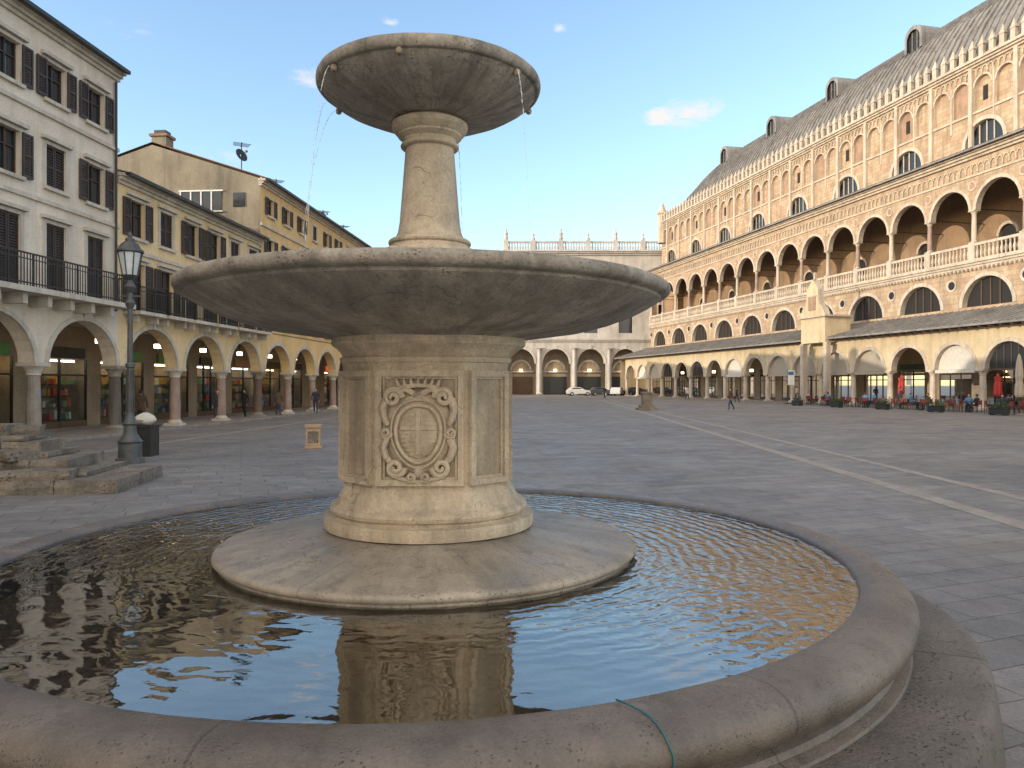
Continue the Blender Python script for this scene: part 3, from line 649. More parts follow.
a.obj('walls',root);d.obj('trim',root)
# ================================================================= FOUNTAIN
FX,FY=-.678,6.11
fo=empty('fountain',(FX,FY,0))
rn=random.Random(21)
def lathe(name,prof,k,n=160,smooth=32,wob=0.0):
    mb=MB(); rows=[]
    ph=[rn.uniform(0,6.28) for _ in range(4)]
    for r,z in prof:
        rows.append([((r+wob*(math.sin(3*th+ph[0])+math.sin(11*th+ph[1])*.5+.4*math.sin(23*th+ph[2])))*math.cos(th),(r+wob*(math.sin(3*th+ph[0])+math.sin(11*th+ph[1])*.5+.4*math.sin(23*th+ph[2])))*math.sin(th),z+(wob*.5*math.sin(7*th+ph[3]) if z>.01 else 0)) for th in (2*math.pi*i/n for i in range(n))])
    mb.grid(rows,k,True)
    return mb.obj(name,fo,smooth=smooth)
def arcp(cx,cz,rx,rz,a0,a1,n): return [(cx+rx*math.cos(R(a0+(a1-a0)*i/n)),cz+rz*math.sin(R(a0+(a1-a0)*i/n))) for i in range(n+1)]
lathe('pool_step',[(3.3,.33),(3.6,.34),(3.85,.345)]+arcp(3.85,.305,.07,.04,90,0,4)+[(3.93,.28),(3.95,.14),(3.96,0)],'step',wob=.006,n=220)
lathe('pool_rim',[(3.20,.3),(3.20,.58)]+arcp(3.24,.63,.04,.05,180,110,4)+[(3.30,.688)]+arcp(3.37,.565,.175,.125,80,-70,14)+[(3.41,.44),(3.40,.42),(3.40,.41),(3.435,.395),(3.45,.37),(3.50,.352),(3.51,.33)],'rim',wob=.002,n=220)
lathe('pool_floor',[(0.01,.38),(3.2,.38),(3.2,.40)],'poolfloor')
lathe('pool_water',[(0.001,.648),(3.205,.648)],'water',96)
lathe('base_disc',[(1.64,.36),(1.64,.665)]+arcp(1.62,.70,.055,.038,-60,80,8)+[(1.2,.795),(.6,.885)],'fdisc',wob=.003)
ped=MB()
def sect(r,t,n=160):
    out=[]
    for i in range(n):
        th=2*math.pi*i/n; c=abs(math.cos(th)); s=abs(math.sin(th))
        sq=min(r/max(c,1e-6),r/max(s,1e-6),1.53*r/(c+s)); rr=r*(1-t)*1.0+sq*t
        out.append((rr*math.cos(th),rr*math.sin(th)))
    return out
pp=[(.845,.86,0),(.855,.9,0),(.85,.955,0),(.79,.965,.0),(.77,.975,.1)]+[(.765+.035*math.cos(R(a)),1.02+.04*math.sin(R(a)),.15) for a in (-80,-40,0,40,80)]+[(.735,1.075,.4),(.715,1.09,.55),(.70,1.13,.7),(.665,1.165,.9),(.645,1.19,1),(.64,1.22,1),(.64,2.13,1),(.65,2.16,1),(.665,2.165,.95),(.675,2.20,.9),(.66,2.21,.8),(.69,2.24,.6),(.74,2.28,.35),(.775,2.30,.2),(.79,2.32,.1),(.79,2.38,0)]
ped.grid([[(x,y,z) for x,y in sect(r,t)] for r,z,t in pp],'fstone',True)
for k in range(8):
    a=math.pi/4*k; ca,sa=math.cos(a),math.sin(a)
    dist=.64 if k%2==0 else 1.53*.64/math.sqrt(2); hwp=.325 if k%2==0 else .195
    F=Fr((sa*dist*1,-ca*dist),(ca,sa),(-sa,ca))
    b1=.045; z0,z1=1.25,2.10; pj=.04
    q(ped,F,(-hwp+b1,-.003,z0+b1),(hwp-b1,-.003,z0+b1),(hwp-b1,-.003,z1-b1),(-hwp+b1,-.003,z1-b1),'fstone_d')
    for (a0,a1,c0,c1,prj) in ((-hwp,-hwp+b1,z0,z1,pj),(hwp-b1,hwp,z0,z1,pj),(-hwp+b1,hwp-b1,z0,z0+b1,pj-.001),(-hwp+b1,hwp-b1,z1-b1,z1,pj-.001)):
        box(ped,F,a0,a1,-prj,.01,c0,c1,'fstone')
    h2=hwp-b1-.004
    for (a0,a1,c0,c1) in ((-h2,-h2+.018,z0+b1,z1-b1),(h2-.018,h2,z0+b1,z1-b1),(-h2+.018,h2-.018,z0+b1,z0+b1+.018),(-h2+.018,h2-.018,z1-b1-.018,z1-b1)):
        box(ped,F,a0,a1,-.02,.0,c0,c1,'fstone')
ped.obj('pedestal',fo,smooth=25)
# cartouche (town arms): crowned oval shield with a cross, in a broad scrolled frame
ca=MB()
def shp(rx,rz,th,pt=0.0,sq=0.0):
    c,s=math.cos(th),math.sin(th)
    if s>0 and sq:
        e=2/(2+sq*3); x=rx*math.copysign(abs(c)**e,c); z=rz*s**e*.94
    else: x=rx*c*(1-pt*max(0,-s)**1.6); z=rz*s
    return x,z
def oval(cx,cz,rx,rz,dep,y0,n=36,m=6,pt=0,sq=0,k='fstone'):
    rows=[]
    for j in range(m+1):
        f=math.cos(math.pi/2*j/m); hgt=dep*math.sin(math.pi/2*j/m)
        rows.append([(cx+f*shp(rx,rz,2*math.pi*i/n,pt,sq)[0],y0-hgt,cz+f*shp(rx,rz,2*math.pi*i/n,pt,sq)[1]) for i in range(n)])
    ca.grid(rows,k,True)
def tube(pts,rad,n=7,taper=True,k='fstone'):
    rows=[];K=len(pts)
    for i,p in enumerate(pts):
        p=Vector(p); d=(Vector(pts[min(i+1,K-1)])-Vector(pts[max(i-1,0)])).normalized(); s=d.cross(Vector((0,1,0)))
        if s.length<.1: s=d.cross(Vector((1,0,0)))
        s.normalize(); t_=d.cross(s); r=rad*(1-.5*i/K if taper else 1)
        rows.append([tuple(p+s*r*math.cos(2*math.pi*k_/n)+t_*r*math.sin(2*math.pi*k_/n)) for k_ in range(n)])
    ca.grid(rows,k,True)
fy=-.645; cz=1.65; cx=-.01
oval(cx,cz,.25,.315,.035,fy,pt=.18,sq=.1)
oval(cx,cz-.01,.15,.20,.058,fy-.012,pt=.12,sq=.12)
def ell(rx,rz,pt,sq,y,n=44): return [(cx+shp(rx,rz,2*math.pi*i/n,pt,sq)[0],y,cz-.01+shp(rx,rz,2*math.pi*i/n,pt,sq)[1]) for i in range(n+1)]
tube(ell(.165,.217,.12,.12,fy-.04),.016,8,False)
tube(ell(.20,.258,.15,.12,fy-.036),.009,7,False)
def ydome(x,z): return fy-.012-.058*math.sqrt(max(0,1-(x/.156)**2-((z+.01)/.206)**2))-.001
def bar(pts2,wd,pj,vert):
    rows=[]
    for (x,z) in pts2:
        if vert: pts=[(x-wd,z),(x-wd*.75,z),(x+wd*.75,z),(x+wd,z)]
        else: pts=[(x,z-wd),(x,z-wd*.75),(x,z+wd*.75),(x,z+wd)]
        rows.append([(cx+a,ydome(a,c)-(pj if j in(1,2) else -.01),cz+c) for j,(a,c) in enumerate(pts)])
    ca.grid(rows,'fstone')
bar([(0,-.17+.032*i) for i in range(11)],.022,.008,True)
bar([(-.128+.0213*i,.03) for i in range(13)],.022,.0082,False)
for i in range(-5,6):   # engraved hatching of the field
    zz=-.01+i*.032
    if abs(zz-.03)<.03: continue
    xm=.14*math.sqrt(max(0,1-((zz+.01)/.2)**2))
    for s in (-1,1):
        if xm>.04: bar([(s*(.028+(xm-.03)*j/6),zz) for j in range(7)],.005,.003,False)
def spiral(x,z,r0,dirx,dirz,turn=1.6,n=26,rad=.024):
    pts=[]
    for i in range(n+1):
        f=i/n; a=f*turn*2*math.pi; r=r0*(1-.85*f)
        pts.append((cx+x+dirx*r*math.cos(a),fy-.035-.03*f,cz+z+dirz*r*math.sin(a)))
    tube(pts,rad)
for s in (-1,1):
    spiral(s*.185,.25,.068,-s,1,rad=.026); spiral(s*.235,-.01,.038,-s,-1,rad=.02); spiral(s*.165,-.265,.066,-s,-1,rad=.026); spiral(s*.055,-.335,.035,s,-1,rad=.018)
    tube([(cx+s*.24,fy-.02,cz+.24),(cx+s*.265,fy-.04,cz+.17),(cx+s*.25,fy-.045,cz+.1),(cx+s*.225,fy-.03,cz+.05)],.034)
    tube([(cx+s*.235,fy-.02,cz-.05),(cx+s*.258,fy-.04,cz-.12),(cx+s*.235,fy-.045,cz-.19),(cx+s*.20,fy-.03,cz-.23)],.034)
    tube([(cx+s*.03,fy-.04,cz+.28),(cx+s*.09,fy-.05,cz+.31),(cx+s*.14,fy-.04,cz+.30)],.024)
    tube([(cx+s*.02,fy-.04,cz-.365),(cx+s*.1,fy-.05,cz-.35),(cx+s*.19,fy-.03,cz-.335)],.016)
oval(cx,cz-.295,.045,.055,.06,fy,16)
tube([(cx-.15,fy-.03,cz+.325),(cx,fy-.06,cz+.342),(cx+.15,fy-.03,cz+.325)],.018,8,False)
for i in range(-3,4):
    x0=cx+i*.047; tube([(x0,fy-.05,cz+.335),(x0+i*.006,fy-.055,cz+.378)],.014,6); oval(x0+i*.007,cz+.388,.015,.015,.06,fy,10,4)
ca.obj('coat_of_arms',fo,smooth=50)
lathe('large_bowl',[(.78,2.35),(.80,2.365),(.86,2.38),(1.05,2.405),(1.3,2.44),(1.5,2.49),(1.68,2.555),(1.80,2.615),(1.865,2.655),(1.872,2.675),(1.895,2.68)]+arcp(1.905,2.73,.042,.047,-80,90,10)+[(1.86,2.775),(1.80,2.70),(1.5,2.6),(.5,2.54),(.3,2.54)],'fbowl',wob=.003,n=200)
lathe('bowl_water',[(.001,2.71),(1.80,2.71)],'water',64)
lathe('upper_column',[(.42,2.54),(.42,2.95),(.40,3.0)]+arcp(.365,3.05,.05,.045,-90,90,8)+[(.33,3.105),(.325,3.13)]+arcp(.31,3.155,.03,.025,-90,90,6)+[(.285,3.19),(.262,3.24),(.248,3.32),(.225,3.6),(.20,3.92),(.20,3.93)]+arcp(.215,3.95,.025,.018,-90,90,6)+[(.215,3.975),(.222,4.0),(.25,4.02),(.262,4.03),(.262,4.045),(.285,4.06),(.31,4.09),(.312,4.13),(.29,4.14),(.27,4.15),(.26,4.165)],'fstone',96)
lathe('small_bowl',[(.24,4.155),(.30,4.158),(.45,4.185),(.6,4.225),(.74,4.285),(.82,4.335),(.862,4.375),(.866,4.385),(.882,4.387)]+arcp(.885,4.435,.028,.048,-80,90,10)+[(.86,4.487),(.82,4.44),(.5,4.36),(.01,4.33)],'fbowl',128,wob=.002)
lathe('small_bowl_water',[(.001,4.455),(.83,4.455)],'water',48)
jets=MB(); sp=MB()
for deg in (160,222,262,325,20,100):
    a=R(deg); r0=.875
    x0,y0=r0*math.cos(a),r0*math.sin(a)
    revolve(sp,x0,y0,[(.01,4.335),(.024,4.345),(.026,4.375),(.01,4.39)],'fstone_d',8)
for deg,spd in ((160,.75),(172,.35),(222,.4),(322,.25),(80,.5)):
    a=R(deg); r0=.9; x0,y0=r0*math.cos(a),r0*math.sin(a); K=90; n=6
    rows=[]; T=math.sqrt(2*(4.37-2.715)/9.81)
    rq=random.Random(deg)
    for i in range(K+1):
        tt=T*i/K; rr=r0+spd*tt; z=4.37-4.905*tt*tt; w=.0038*(1+.6*rq.uniform(-1,1))*(1-.3*i/K)
        if i>K*.35 and rq.random()<.45: w*=.2
        cxx,cyy=rr*math.cos(a)+rq.uniform(-1,1)*.002,rr*math.sin(a)
        rows.append([(cxx+w*math.cos(2*math.pi*k/n),cyy+w*math.sin(2*math.pi*k/n),z) for k in range(n)])
    jets.grid(rows,'jet',True)
sp.obj('spouts',fo); jets.obj('water_jets',fo,smooth=80)
cu=bpy.data.curves.new('cord','CURVE'); cu.dimensions='3D'; cu.bevel_depth=.0045; cu.bevel_resolution=2
def rimp(ang,r,z): return (FX+r*math.cos(R(ang)),FY+r*math.sin(R(ang)),z)
P_=[rimp(-69.9,3.235,.69),rimp(-70.2,3.30,.712),rimp(-69.6,3.36,.706),rimp(-69.0,3.45,.690),rimp(-68.8,3.53,.63),rimp(-68.6,3.56,.56),rimp(-69.0,3.53,.49),rimp(-69.7,3.47,.42),rimp(-70.2,3.52,.37),rimp(-70.9,3.58,.36)]
s=cu.splines.new('NURBS'); s.points.add(len(P_)-1)
for p,c in zip(s.points,P_): p.co=(*c,1)
s.use_endpoint_u=True; s.order_u=3; cu.materials.append(M['teal']); o=bpy.data.objects.new('cord_on_rim',cu); scene.collection.objects.link(o)
# ================================================================= STREET LAMP
lp=empty('street_lamp',(-9.65,18.7,0)); a=MB()
revolve(a,0,0,[(.34,0),(.34,.12),(.28,.15),(.27,.5),(.3,.55),(.24,.62),(.16,.75),(.14,.95),(.18,1.0),(.13,1.06),(.085,1.3),(.075,2.4),(.11,2.43),(.11,2.5),(.07,2.54),(.058,3.9),(.09,3.95),(.12,4.05),(.07,4.15),(.06,4.3),(.1,4.36),(.14,4.45),(.08,4.55),(.06,4.62),(.15,4.7),(.19,4.74)],'lampiron',20)
for i in range(10):
    an=2*math.pi*i/10; F=frot(0,0,an); box(a,F,.085,.1,-.01,.01,1.3,2.35,'lampiron')
for s in (-1,1): box(a,W,-.3 if s<0 else .05,-.05 if s<0 else .3,-.02,.02,4.2,4.24,'lampiron')
for i in range(8):
    an=2*math.pi*i/8; F=frot(0,0,an)
    q(a,F,(.18,-.015,4.74),(.18,.015,4.74),(.295,.015,5.33),(.295,-.015,5.33),'lampiron'); q(a,F,(.2,0,4.74),(.17,0,4.74),(.27,0,5.33),(.305,0,5.33),'lampiron')
revolve(a,0,0,[(.30,5.31),(.34,5.33),(.34,5.37),(.28,5.41),(.22,5.52),(.12,5.6),(.12,5.66),(.05,5.7),(.06,5.76),(.01,5.86)],'lampiron',8)
a.obj('post',lp,smooth=30)
a=MB(); revolve(a,0,0,[(.17,4.75),(.275,5.31)],'frost',8); a.obj('lantern_glass',lp)
# ================================================================= STONE STEPS / SLABS at left
st=empty('stone_steps'); a=MB(); rn=random.Random(5)
def slab(cx,cy,wx_,wy,z0,z1,rot,k='bench'):
    F=frot(cx,cy,R(rot)); u=-wx_/2
    while u<wx_/2-.05:
        l=min(rn.uniform(.6,1.7),wx_/2-u)
        if wx_/2-(u+l)<.3: l=wx_/2-u
        j=rn.uniform(-.05,.05); nu=max(2,int(l/.25))
        def pt(a_,v_,z_): return F.P(a_+rn.uniform(-.012,.012),v_+rn.uniform(-.018,.018),z_+rn.uniform(-.012,.012))
        us_=[u+.01+(l-.02)*i/nu for i in range(nu+1)]; zt=z1+rn.uniform(-.02,.02)
        bot=[pt(x,-wy/2+j,z0) for x in us_]; mid=[pt(x,-wy/2+j-.01,(z0+zt)/2) for x in us_]; top=[pt(x,-wy/2+j+.015,zt) for x in us_]; t2=[pt(x,0,zt) for x in us_]; t3=[pt(x,wy/2,zt) for x in us_]; t4=[pt(x,wy/2,z0) for x in us_]
        rows=[bot,mid,top,t2,t3,t4]; a.grid(rows,k)
        for e in (0,-1): a.face([r[e] for r in rows],k)
        u+=l
slab(-11.5,14.2,8.3,2.6,0,.24,8); slab(-11.9,14.5,7.5,2.1,.24,.32,8); slab(-12.0,14.6,6.7,1.9,.32,.54,9)
slab(-12.3,14.8,6.2,1.5,.54,.64,9); slab(-12.4,14.9,5.9,1.3,.64,.86,8); slab(-12.5,15.0,5.4,1.3,.86,.96,8)
slab(-10.7,14.5,1.0,.6,.64,.95,24); slab(-9.9,14.4,1.1,.7,.54,.72,-12); slab(-12.4,15.2,4.2,.8,.96,1.18,7); slab(-10.4,15.4,1.1,.5,.96,1.14,20); slab(-11.5,14.1,.7,.5,.54,.78,35)
slab(-8.8,13.7,1.3,.5,.24,.40,14)
a.obj('slabs',st)
e=empty('litter_bin',(-10.2,20.6,0)); a=MB(); box(a,W,-.26,.26,-.25,.25,0,.8,'iron'); box(a,W,-.29,.29,-.28,.28,.8,.87,'iron')
rr=random.Random(2); rows=[]
for j in range(8):
    f=j/7; rows.append([((.28*math.sin(math.pi*(.12+.86*f))**.6+rr.uniform(-.03,.03))*math.cos(2*math.pi*i/14),(.24*math.sin(math.pi*(.12+.86*f))**.6+rr.uniform(-.03,.03))*math.sin(2*math.pi*i/14),.87+.34*f) for i in range(14)])
a.grid(rows,'canvas',True); a.face(rows[-1],'canvas'); a.obj('bin_and_bag',e,smooth=40)
# ================================================================= SMALL OBJECTS
def bollard_box(x,y,w,h,rot):
    e=empty('stone_bollard',(x,y,0)); a=MB(); F=frot(0,0,R(rot))
    box(a,F,-w/2-.04,w/2+.04,-w/2-.04,w/2+.04,0,.08,'tan'); box(a,F,-w/2,w/2,-w/2,w/2,.08,h-.1,'tan'); box(a,F,-w/2-.03,w/2+.03,-w/2-.03,w/2+.03,h-.1,h,'tan')
    box(a,F,-w/2+.06,w/2-.06,-w/2-.015,-w/2+.01,.18,h-.2,'bench'); a.obj('block',e,bevel=.015)
bollard_box(-6.2,23.1,.44,.74,12); bollard_box(-5.95,28,.22,.5,0)
e=empty('stone_plinth',(10.4,57,0)); a=MB()
for i,(w,z0,z1) in enumerate(((1.5,0,.18),(1.1,.18,.36),(.75,.36,1.25),(.9,1.25,1.4))): box(a,W,-w/2,w/2,-w/2,w/2,z0,z1,'bench')
a.obj('blocks',e,bevel=.02)
def car(x,y,rot,body):
    e=empty('parked_car',(x,y,0)); e.rotation_euler=(0,0,R(rot)); a=MB()
    sil=[(-2.1,.35),(-2.15,.85),(-1.95,1.0),(-1.5,1.42),(.1,1.45),(.9,1.0),(1.9,.85),(2.1,.6),(2.05,.35)]
    w=.85
    rows=[[(px,yy*(1 if pz<1.05 else .9),pz) for px,pz in sil] for yy in (-w,w)]
    a.grid(rows,body)
    for r in rows: a.face(r,body)
    for s in (-1,1):
        ws=[(-1.4,1.02),(-1.25,1.34),(.05,1.36),(.65,1.02)]
        a.face([(px,s*(w*.93+.03),pz) for px,pz in ws],'glass')
        for wx2 in (-1.35,1.35):
            a.grid([[(wx2+r*math.cos(2*math.pi*i/16),s*(w-.15)+s*yy,.33+r*math.sin(2*math.pi*i/16)) for i in range(16)] for r,yy in ((.33,0),(.33,.18),(.2,.19))],'tyre',True)
            a.face([(wx2+.2*math.cos(2*math.pi*i/16),s*(w+.045),.33+.2*math.sin(2*math.pi*i/16)) for i in range(16)],'chrome')
    a.face([(.17,-.65,1.42),(.17,.65,1.42),(.91,.7,1.04),(.91,-.7,1.04)],'glass')
    a.obj('body',e,bevel=.03)
car(11.5,127,5,'carwhite'); car(15.4,127,8,'cardark'); car(18,126,70,'carwhite'); car(21.5,127,5,'cardark')
def person(name,x,y,face,h,coat,legs,stride=.25,sit=False):
    e=empty(name,(x,y,0)); e.rotation_euler=(0,0,R(face)); k=h/1.75; dz=-.42 if sit else 0
    V_=[(0,0,.95+dz,.15),(0,.0,1.15+dz,.14),(0,.01,1.38+dz,.17),(0,.01,1.49+dz,.06),(0,.02,1.56+dz,.055)]
    if sit: V_+=[(-.1,.08,.53,.11),(-.12,.48,.5,.07),(-.12,.5,.09,.05),(-.12,.63,.05,.045),(.1,.08,.53,.11),(.12,.48,.5,.07),(.12,.42,.09,.05),(.12,.55,.05,.045)]
    else: V_+=[(-.1,0,.9,.11),(-.11,stride*.5,.5,.07),(-.11,stride*.6-.05,.09,.05),(-.11,stride*.6+.1,.05,.045),(.1,0,.9,.11),(.11,-stride*.3,.5,.07),(.11,-stride*.9,.1,.05),(.11,-stride*.9+.14,.05,.045)]
    if sit: V_+=[(-.19,0,1.0,.07),(-.25,.06,.75,.05),(-.2,.3,.7,.035),(-.19,.36,.7,.03),(.19,0,1.0,.07),(.25,.06,.75,.05),(.2,.3,.72,.035),(.19,.36,.72,.03)]
    else: V_+=[(-.19,0,1.42,.07),(-.25,-.06,1.14,.05),(-.25,.06,.9,.035),(-.25,.1,.83,.03),(.19,0,1.42,.07),(.25,.04,1.14,.05),(.24,.14,.92,.035),(.24,.18,.85,.03)]
    E=[(0,1),(1,2),(2,3),(3,4),(0,5),(5,6),(6,7),(7,8),(0,9),(9,10),(10,11),(11,12),(2,13),(13,14),(14,15),(15,16),(2,17),(17,18),(18,19),(19,20)]
    me=bpy.data.meshes.new('b'); me.from_pydata([(a*k,b*k,c*k) for a,b,c,_ in V_],E,[]); o=bpy.data.objects.new('b',me); scene.collection.objects.link(o)
    o.modifiers.new('s','SKIN'); ss=o.modifiers.new('ss','SUBSURF'); ss.levels=2
    for i,v in enumerate(V_): me.skin_vertices[0].data[i].radius=(v[3]*k,v[3]*k*(.72 if i<3 else 1))
    me.skin_vertices[0].data[0].use_root=True
    dg=bpy.context.evaluated_depsgraph_get(); nm=bpy.data.meshes.new_from_object(o.evaluated_get(dg)); bpy.data.objects.remove(o)
    nm.materials.clear()
    for mm in (coat,legs,'skin','shoe'): nm.materials.append(M[mm])
    for p in nm.polygons:
        c=p.center/k; ax=abs(c.x)
        if sit:
            p.material_index=0 if (c.z>.6) else 1
            if c.z>.65 and c.y>.3: p.material_index=2
        else:
            p.material_index=0 if c.z>.78 else 1
            if ax>.2 and c.z<.9: p.material_index=2
        if c.z<.12: p.material_index=3
        if c.z>1.52+dz: p.material_index=2
        p.use_smooth=True
    b=bpy.data.objects.new('body',nm); scene.collection.objects.link(b); b.parent=e
    a=MB()
    def ball(cx,cy,cz_,rx,ry,rz,kk,n=14,m=10,a0=-90,a1=90):
        cz_+=dz
        a.grid([[((cx+rx*math.cos(R(a0+(a1-a0)*j/m))*math.cos(2*math.pi*i/n))*k,(cy+ry*math.cos(R(a0+(a1-a0)*j/m))*math.sin(2*math.pi*i/n))*k,(cz_+rz*math.sin(R(a0+(a1-a0)*j/m)))*k) for i in range(n)] for j in range(m+1)],kk,True)
    ball(0,.03,1.64,.075,.095,.115,'skin'); ball(0,.012,1.67,.082,.1,.1,'hair',a0=-5); ball(0,-.015,1.65,.08,.085,.1,'hair',a0=-50)
    ball(0,.125,1.63,.012,.02,.022,'skin',8,6)
    for s in (-1,1):
        ball(s*.028,.115,1.655,.01,.008,.007,'white',8,5); ball(s*.078,.02,1.64,.012,.02,.03,'skin',8,6)
    ball(0,.12,1.585,.022,.006,.006,'dred',8,5)
    for s in (-1,1):
        if sit: hx,hy,hz_=s*.19,.37,.71
        else: hx,hy,hz_=s*.245,(.11 if s<0 else .19),(.81 if s<0 else .83)
        for f in range(4):
            L_=(.06,.072,.068,.055)[f]
            rws=[]
            for r,zz,cu_ in ((.009,0,0),(.009,L_*.5,.004),(.006,L_,.018)):
                if sit: c0=(hx-.03+f*.017,hy+zz,hz_-cu_); rws.append([((c0[0]+r*math.cos(2*math.pi*i/6))*k,c0[1]*k,(c0[2]+r*math.sin(2*math.pi*i/6))*k) for i in range(6)])
                else: rws.append([((hx+r*math.cos(2*math.pi*i/6)-s*cu_)*k,(hy-.03+f*.017+r*math.sin(2*math.pi*i/6))*k,(hz_+.01-zz)*k) for i in range(6)])
            a.grid(rws,'skin',True)
        a.grid([[((hx+r*math.cos(2*math.pi*i/6)-s*.01-s*(zz*.6 if sit else 0))*k,(hy+(0 if sit else .03)+zz*.5+r*math.sin(2*math.pi*i/6))*k,(hz_+(0 if sit else .03)-zz*(.2 if sit else 1))*k) for i in range(6)] for r,zz in ((.01,0),(.009,.025),(.006,.05))],'skin',True)
    a.obj('head_and_hands',e,smooth=60)
    return e
for px_,py_,fc_,h_,c1_,c2_,st_ in ((-15.6,43.2,160,1.68,'coat','coat',.2),(-15.2,38.2,200,1.7,'coat','jeans',.1),(-14.3,45.3,20,1.66,'coat2','jeans',.35),(17.0,57.5,100,1.7,'coat2','jeans',.4),
    (31.5,60,250,1.72,'coat','jeans',.1),(-16.8,33.5,10,1.74,'coat2','coat',.3),(-13.4,50.5,190,1.7,'coat','jeans',.3),(24.6,81,60,1.7,'coat','coat',.3),(22.5,95,200,1.7,'g3','jeans',.3),(13,104,120,1.7,'coat','jeans',.3)):
    person('pedestrian',px_,py_,fc_,h_,c1_,c2_,st_)
def chairmesh():
    a=MB()
    for x in (-.2,.2):
        for y in (-.2,.2): box(a,W,x-.015,x+.015,y-.015,y+.015,0,.44 if y>0 else .88,'iron')
    box(a,W,-.23,.23,-.185,.23,.44,.47,'dred'); box(a,W,-.185,.185,-.21,-.19,.55,.85,'dred'); return a
def tablemesh():
    a=MB(); revolve(a,0,0,[(.22,0),(.22,.03),(.03,.05),(.03,.7),(.36,.71),(.36,.74)],'iron',16); return a
base_c=chairmesh().obj('cafe_chair'); base_t=tablemesh().obj('cafe_table')
rn=random.Random(11); fc_=True; ft=True
for i in range(13):
    u=47.5+i*2.2; v=-2.4+rn.uniform(-.5,.4); x,y,_=PR.P(u,v,0)
    if ft: o=base_t; ft=False
    else: o=bpy.data.objects.new('cafe_table',base_t.data); scene.collection.objects.link(o)
    o.location=(x,y,0)
    a0=rn.uniform(0,6.28)
    for j in range(3):
        an=a0+j*2.1
        if fc_: o=base_c; fc_=False
        else: o=bpy.data.objects.new('cafe_chair',base_c.data); scene.collection.objects.link(o)
        cx_,cy_=x+.68*math.cos(an),y+.68*math.sin(an)
        o.location=(cx_,cy_,0); o.rotation_euler=(0,0,an+math.pi/2)
        if j<2 and i in (0,2,3,5,8,10): person('seated_customer',cx_,cy_,math.degrees(an+math.pi/2),1.7,rn.choice(['coat','coat2','coat','g2','red']),rn.choice(['jeans','coat']),sit=True)
def planter(u,v,w):
    x,y,_=PR.P(u,v,0); e=empty('planter_box',(x,y,0)); e.rotation_euler=(0,0,math.atan2(dr[1],dr[0])); a=MB()
    box(a,W,-w/2,w/2,-.2,.2,.05,.42,'iron'); box(a,W,-w/2-.03,w/2+.03,-.23,.23,.42,.48,'iron')
    for s in (-1,1): box(a,W,s*w/2*.8-.05,s*w/2*.8+.05,-.18,.18,0,.05,'iron')
    a.obj('trough',e); l=MB()
    for i in range(240):
        c=Vector((rn.uniform(-w/2,w/2),rn.uniform(-.2,.2),.48+abs(rn.gauss(0,.18)))); d=Vector((rn.uniform(-1,1),rn.uniform(-1,1),rn.uniform(-.3,1))).normalized()*.09; s=d.cross(Vector((rn.uniform(-1,1),rn.uniform(-1,1),.3))).normalized()*.035
        l.face([c,c+d*.5+s,c+d,c+d*.5-s],'leaf')
    l.obj('foliage',e)
for i in range(5): planter(49.5+i*5.4,-4.9+.2*math.sin(i),1.2)
def parasol(x,y,h,k):
    e=empty('closed_parasol',(x,y,0)); a=MB(); n=24
    box(a,W,-.4,.4,-.4,.4,0,.1,'colstone'); revolve(a,0,0,[(.03,.1),(.03,h)],'wood',8)
    rows=[]
    for r,z in ((.16,1.15),(.22,1.3),(.2,1.9),(.15,2.2),(.2,2.5),(.14,h-.5),(.06,h-.05),(.02,h+.05)):
        rows.append([(r*(1+.25*(i%3==0))*math.cos(2*math.pi*i/n),r*(1+.25*(i%3==0))*math.sin(2*math.pi*i/n),z) for i in range(n)])
    a.grid(rows,k,True); a.obj('canopy_and_pole',e)
parasol(32.9,48,3.9,'beige')
for u_,v_ in ((62.0,-1.6),(53.0,-1.4),(50.2,-1.8)):
    x,y,_=PR.P(u_,v_,0); parasol(x,y,2.7,'red')
def banner(u,v):
    x,y,_=PR.P(u,v,0); e=empty('banner_sign',(x,y,0)); a=MB()
    box(a,W,-.35,.35,-.02,.02,1.9,3.4,'white'); box(a,W,-.37,-.33,-.03,.03,0,3.5,'iron'); box(a,W,-.28,.28,-.03,-.022,2.9,3.25,'blue'); box(a,W,-.6,.0,-.3,.3,0,.06,'iron'); a.obj('board',e)
banner(76.5,-2.2)
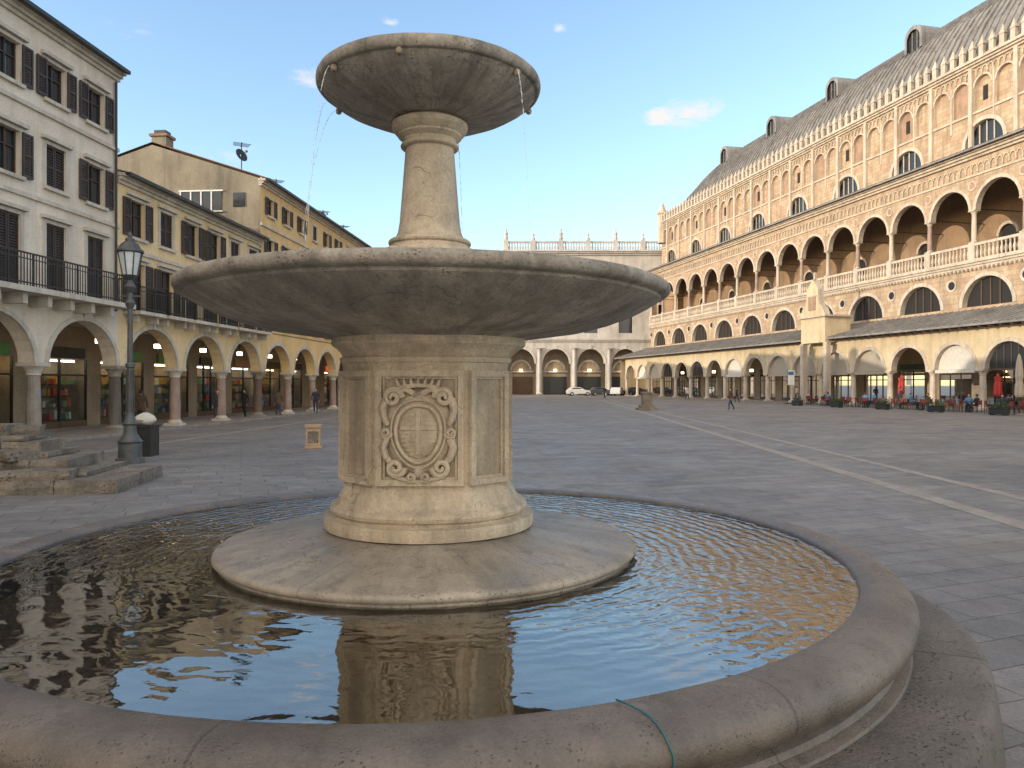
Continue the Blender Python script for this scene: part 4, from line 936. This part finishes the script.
# ================================================================= WORLD + SUN + CAMERA
wd=bpy.data.worlds.new("World"); scene.world=wd; wd.use_nodes=True; t=wd.node_tree; bg=t.nodes['Background']
sky=N(t,'ShaderNodeTexSky',sky_type='NISHITA'); sky.sun_disc=False; sky.sun_elevation=R(SUN_EL); sky.sun_rotation=R(SUN_AZ); sky.air_density=1.0; sky.dust_density=0.6; sky.ozone_density=1.8
hs=N(t,'ShaderNodeHueSaturation'); hs.inputs['Saturation'].default_value=.98; hs.inputs['Value'].default_value=1.1; t.links.new(sky.outputs[0],hs.inputs['Color'])
tc=N(t,'ShaderNodeTexCoord')
tot=None
for (px,py,rx,rz,am) in ((690,112,.06,.026,1.0),(655,118,.025,.014,.8),(312,80,.035,.02,.7),(392,22,.022,.008,.6),(561,28,.016,.008,.8),(232,155,.06,.025,.4),(140,30,.05,.02,.25)):
    d=Vector((px-512,740,384-py)).normalized(); mp=N(t,'ShaderNodeMapping'); k=(1/rx,1/rx,1/rz); mp.inputs['Scale'].default_value=k; mp.inputs['Location'].default_value=(-d.x*k[0],-d.y*k[1],-d.z*k[2])
    t.links.new(tc.outputs['Generated'],mp.inputs[0]); ln=N(t,'ShaderNodeVectorMath',operation='LENGTH'); t.links.new(mp.outputs[0],ln.inputs[0])
    mr=N(t,'ShaderNodeMapRange'); t.links.new(ln.outputs['Value'],mr.inputs[0]); mr.inputs[1].default_value=1.0; mr.inputs[2].default_value=0.0; mr.inputs[3].default_value=0; mr.inputs[4].default_value=am
    tot=mr.outputs[0] if tot is None else math_(t,'ADD',tot,mr.outputs[0])
mp=N(t,'ShaderNodeMapping'); mp.inputs['Scale'].default_value=(1,1,2.4); mp.inputs['Rotation'].default_value=(0,R(-25),0); t.links.new(tc.outputs['Generated'],mp.inputs[0])
nz=N(t,'ShaderNodeTexNoise'); nz.inputs['Scale'].default_value=28; nz.inputs['Detail'].default_value=9; nz.inputs['Roughness'].default_value=.7; nz.inputs['Distortion'].default_value=.8; t.links.new(mp.outputs[0],nz.inputs[0])
mr=N(t,'ShaderNodeMapRange'); t.links.new(math_(t,'ADD',nz.outputs[0],math_(t,'MULTIPLY',tot,.45)),mr.inputs[0]); mr.inputs[1].default_value=.60; mr.inputs[2].default_value=.92; mr.inputs[3].default_value=0; mr.inputs[4].default_value=1
cf=math_(t,'MULTIPLY',mr.outputs[0],math_(t,'MINIMUM',math_(t,'MULTIPLY',tot,2.5),1.0))
cc=mixc(t,cf,hs.outputs[0],(2.55,2.48,2.42))
dp=N(t,'ShaderNodeVectorMath',operation='DOT_PRODUCT'); t.links.new(tc.outputs['Generated'],dp.inputs[0]); dp.inputs[1].default_value=Vector((-.25,-.93,.28)).normalized()  # unseen warm cloud glow, added behind the camera to brighten the shade
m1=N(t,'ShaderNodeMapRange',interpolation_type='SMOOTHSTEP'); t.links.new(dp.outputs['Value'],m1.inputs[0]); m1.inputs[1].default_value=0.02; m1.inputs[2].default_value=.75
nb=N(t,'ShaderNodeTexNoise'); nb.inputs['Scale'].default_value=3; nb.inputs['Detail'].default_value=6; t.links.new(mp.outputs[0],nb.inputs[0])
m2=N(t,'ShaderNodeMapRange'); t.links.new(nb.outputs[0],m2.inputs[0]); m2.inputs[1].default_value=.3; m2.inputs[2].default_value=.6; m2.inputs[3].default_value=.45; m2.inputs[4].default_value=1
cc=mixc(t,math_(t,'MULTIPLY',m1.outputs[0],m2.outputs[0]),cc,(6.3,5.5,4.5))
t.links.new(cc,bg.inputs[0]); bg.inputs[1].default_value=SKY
sl=bpy.data.lights.new('sun','SUN'); sl.energy=SUN; sl.angle=R(.5); sl.color=(1,.86,.67); so=bpy.data.objects.new('sun',sl); scene.collection.objects.link(so)
sd=Vector((math.sin(R(SUN_AZ))*math.cos(R(SUN_EL)),math.cos(R(SUN_AZ))*math.cos(R(SUN_EL)),math.sin(R(SUN_EL))))
so.rotation_euler=sd.to_track_quat('Z','Y').to_euler()
cd=bpy.data.cameras.new('camera'); co=bpy.data.objects.new('camera',cd); scene.collection.objects.link(co); co.location=(0,0,2.0); co.rotation_euler=(R(90),0,0)
cd.sensor_width=36; cd.lens=740/1024*36; cd.clip_end=3000; cd.clip_start=.05; scene.camera=co
scene.view_settings.view_transform='Standard'; scene.view_settings.look='None'; scene.view_settings.exposure=0
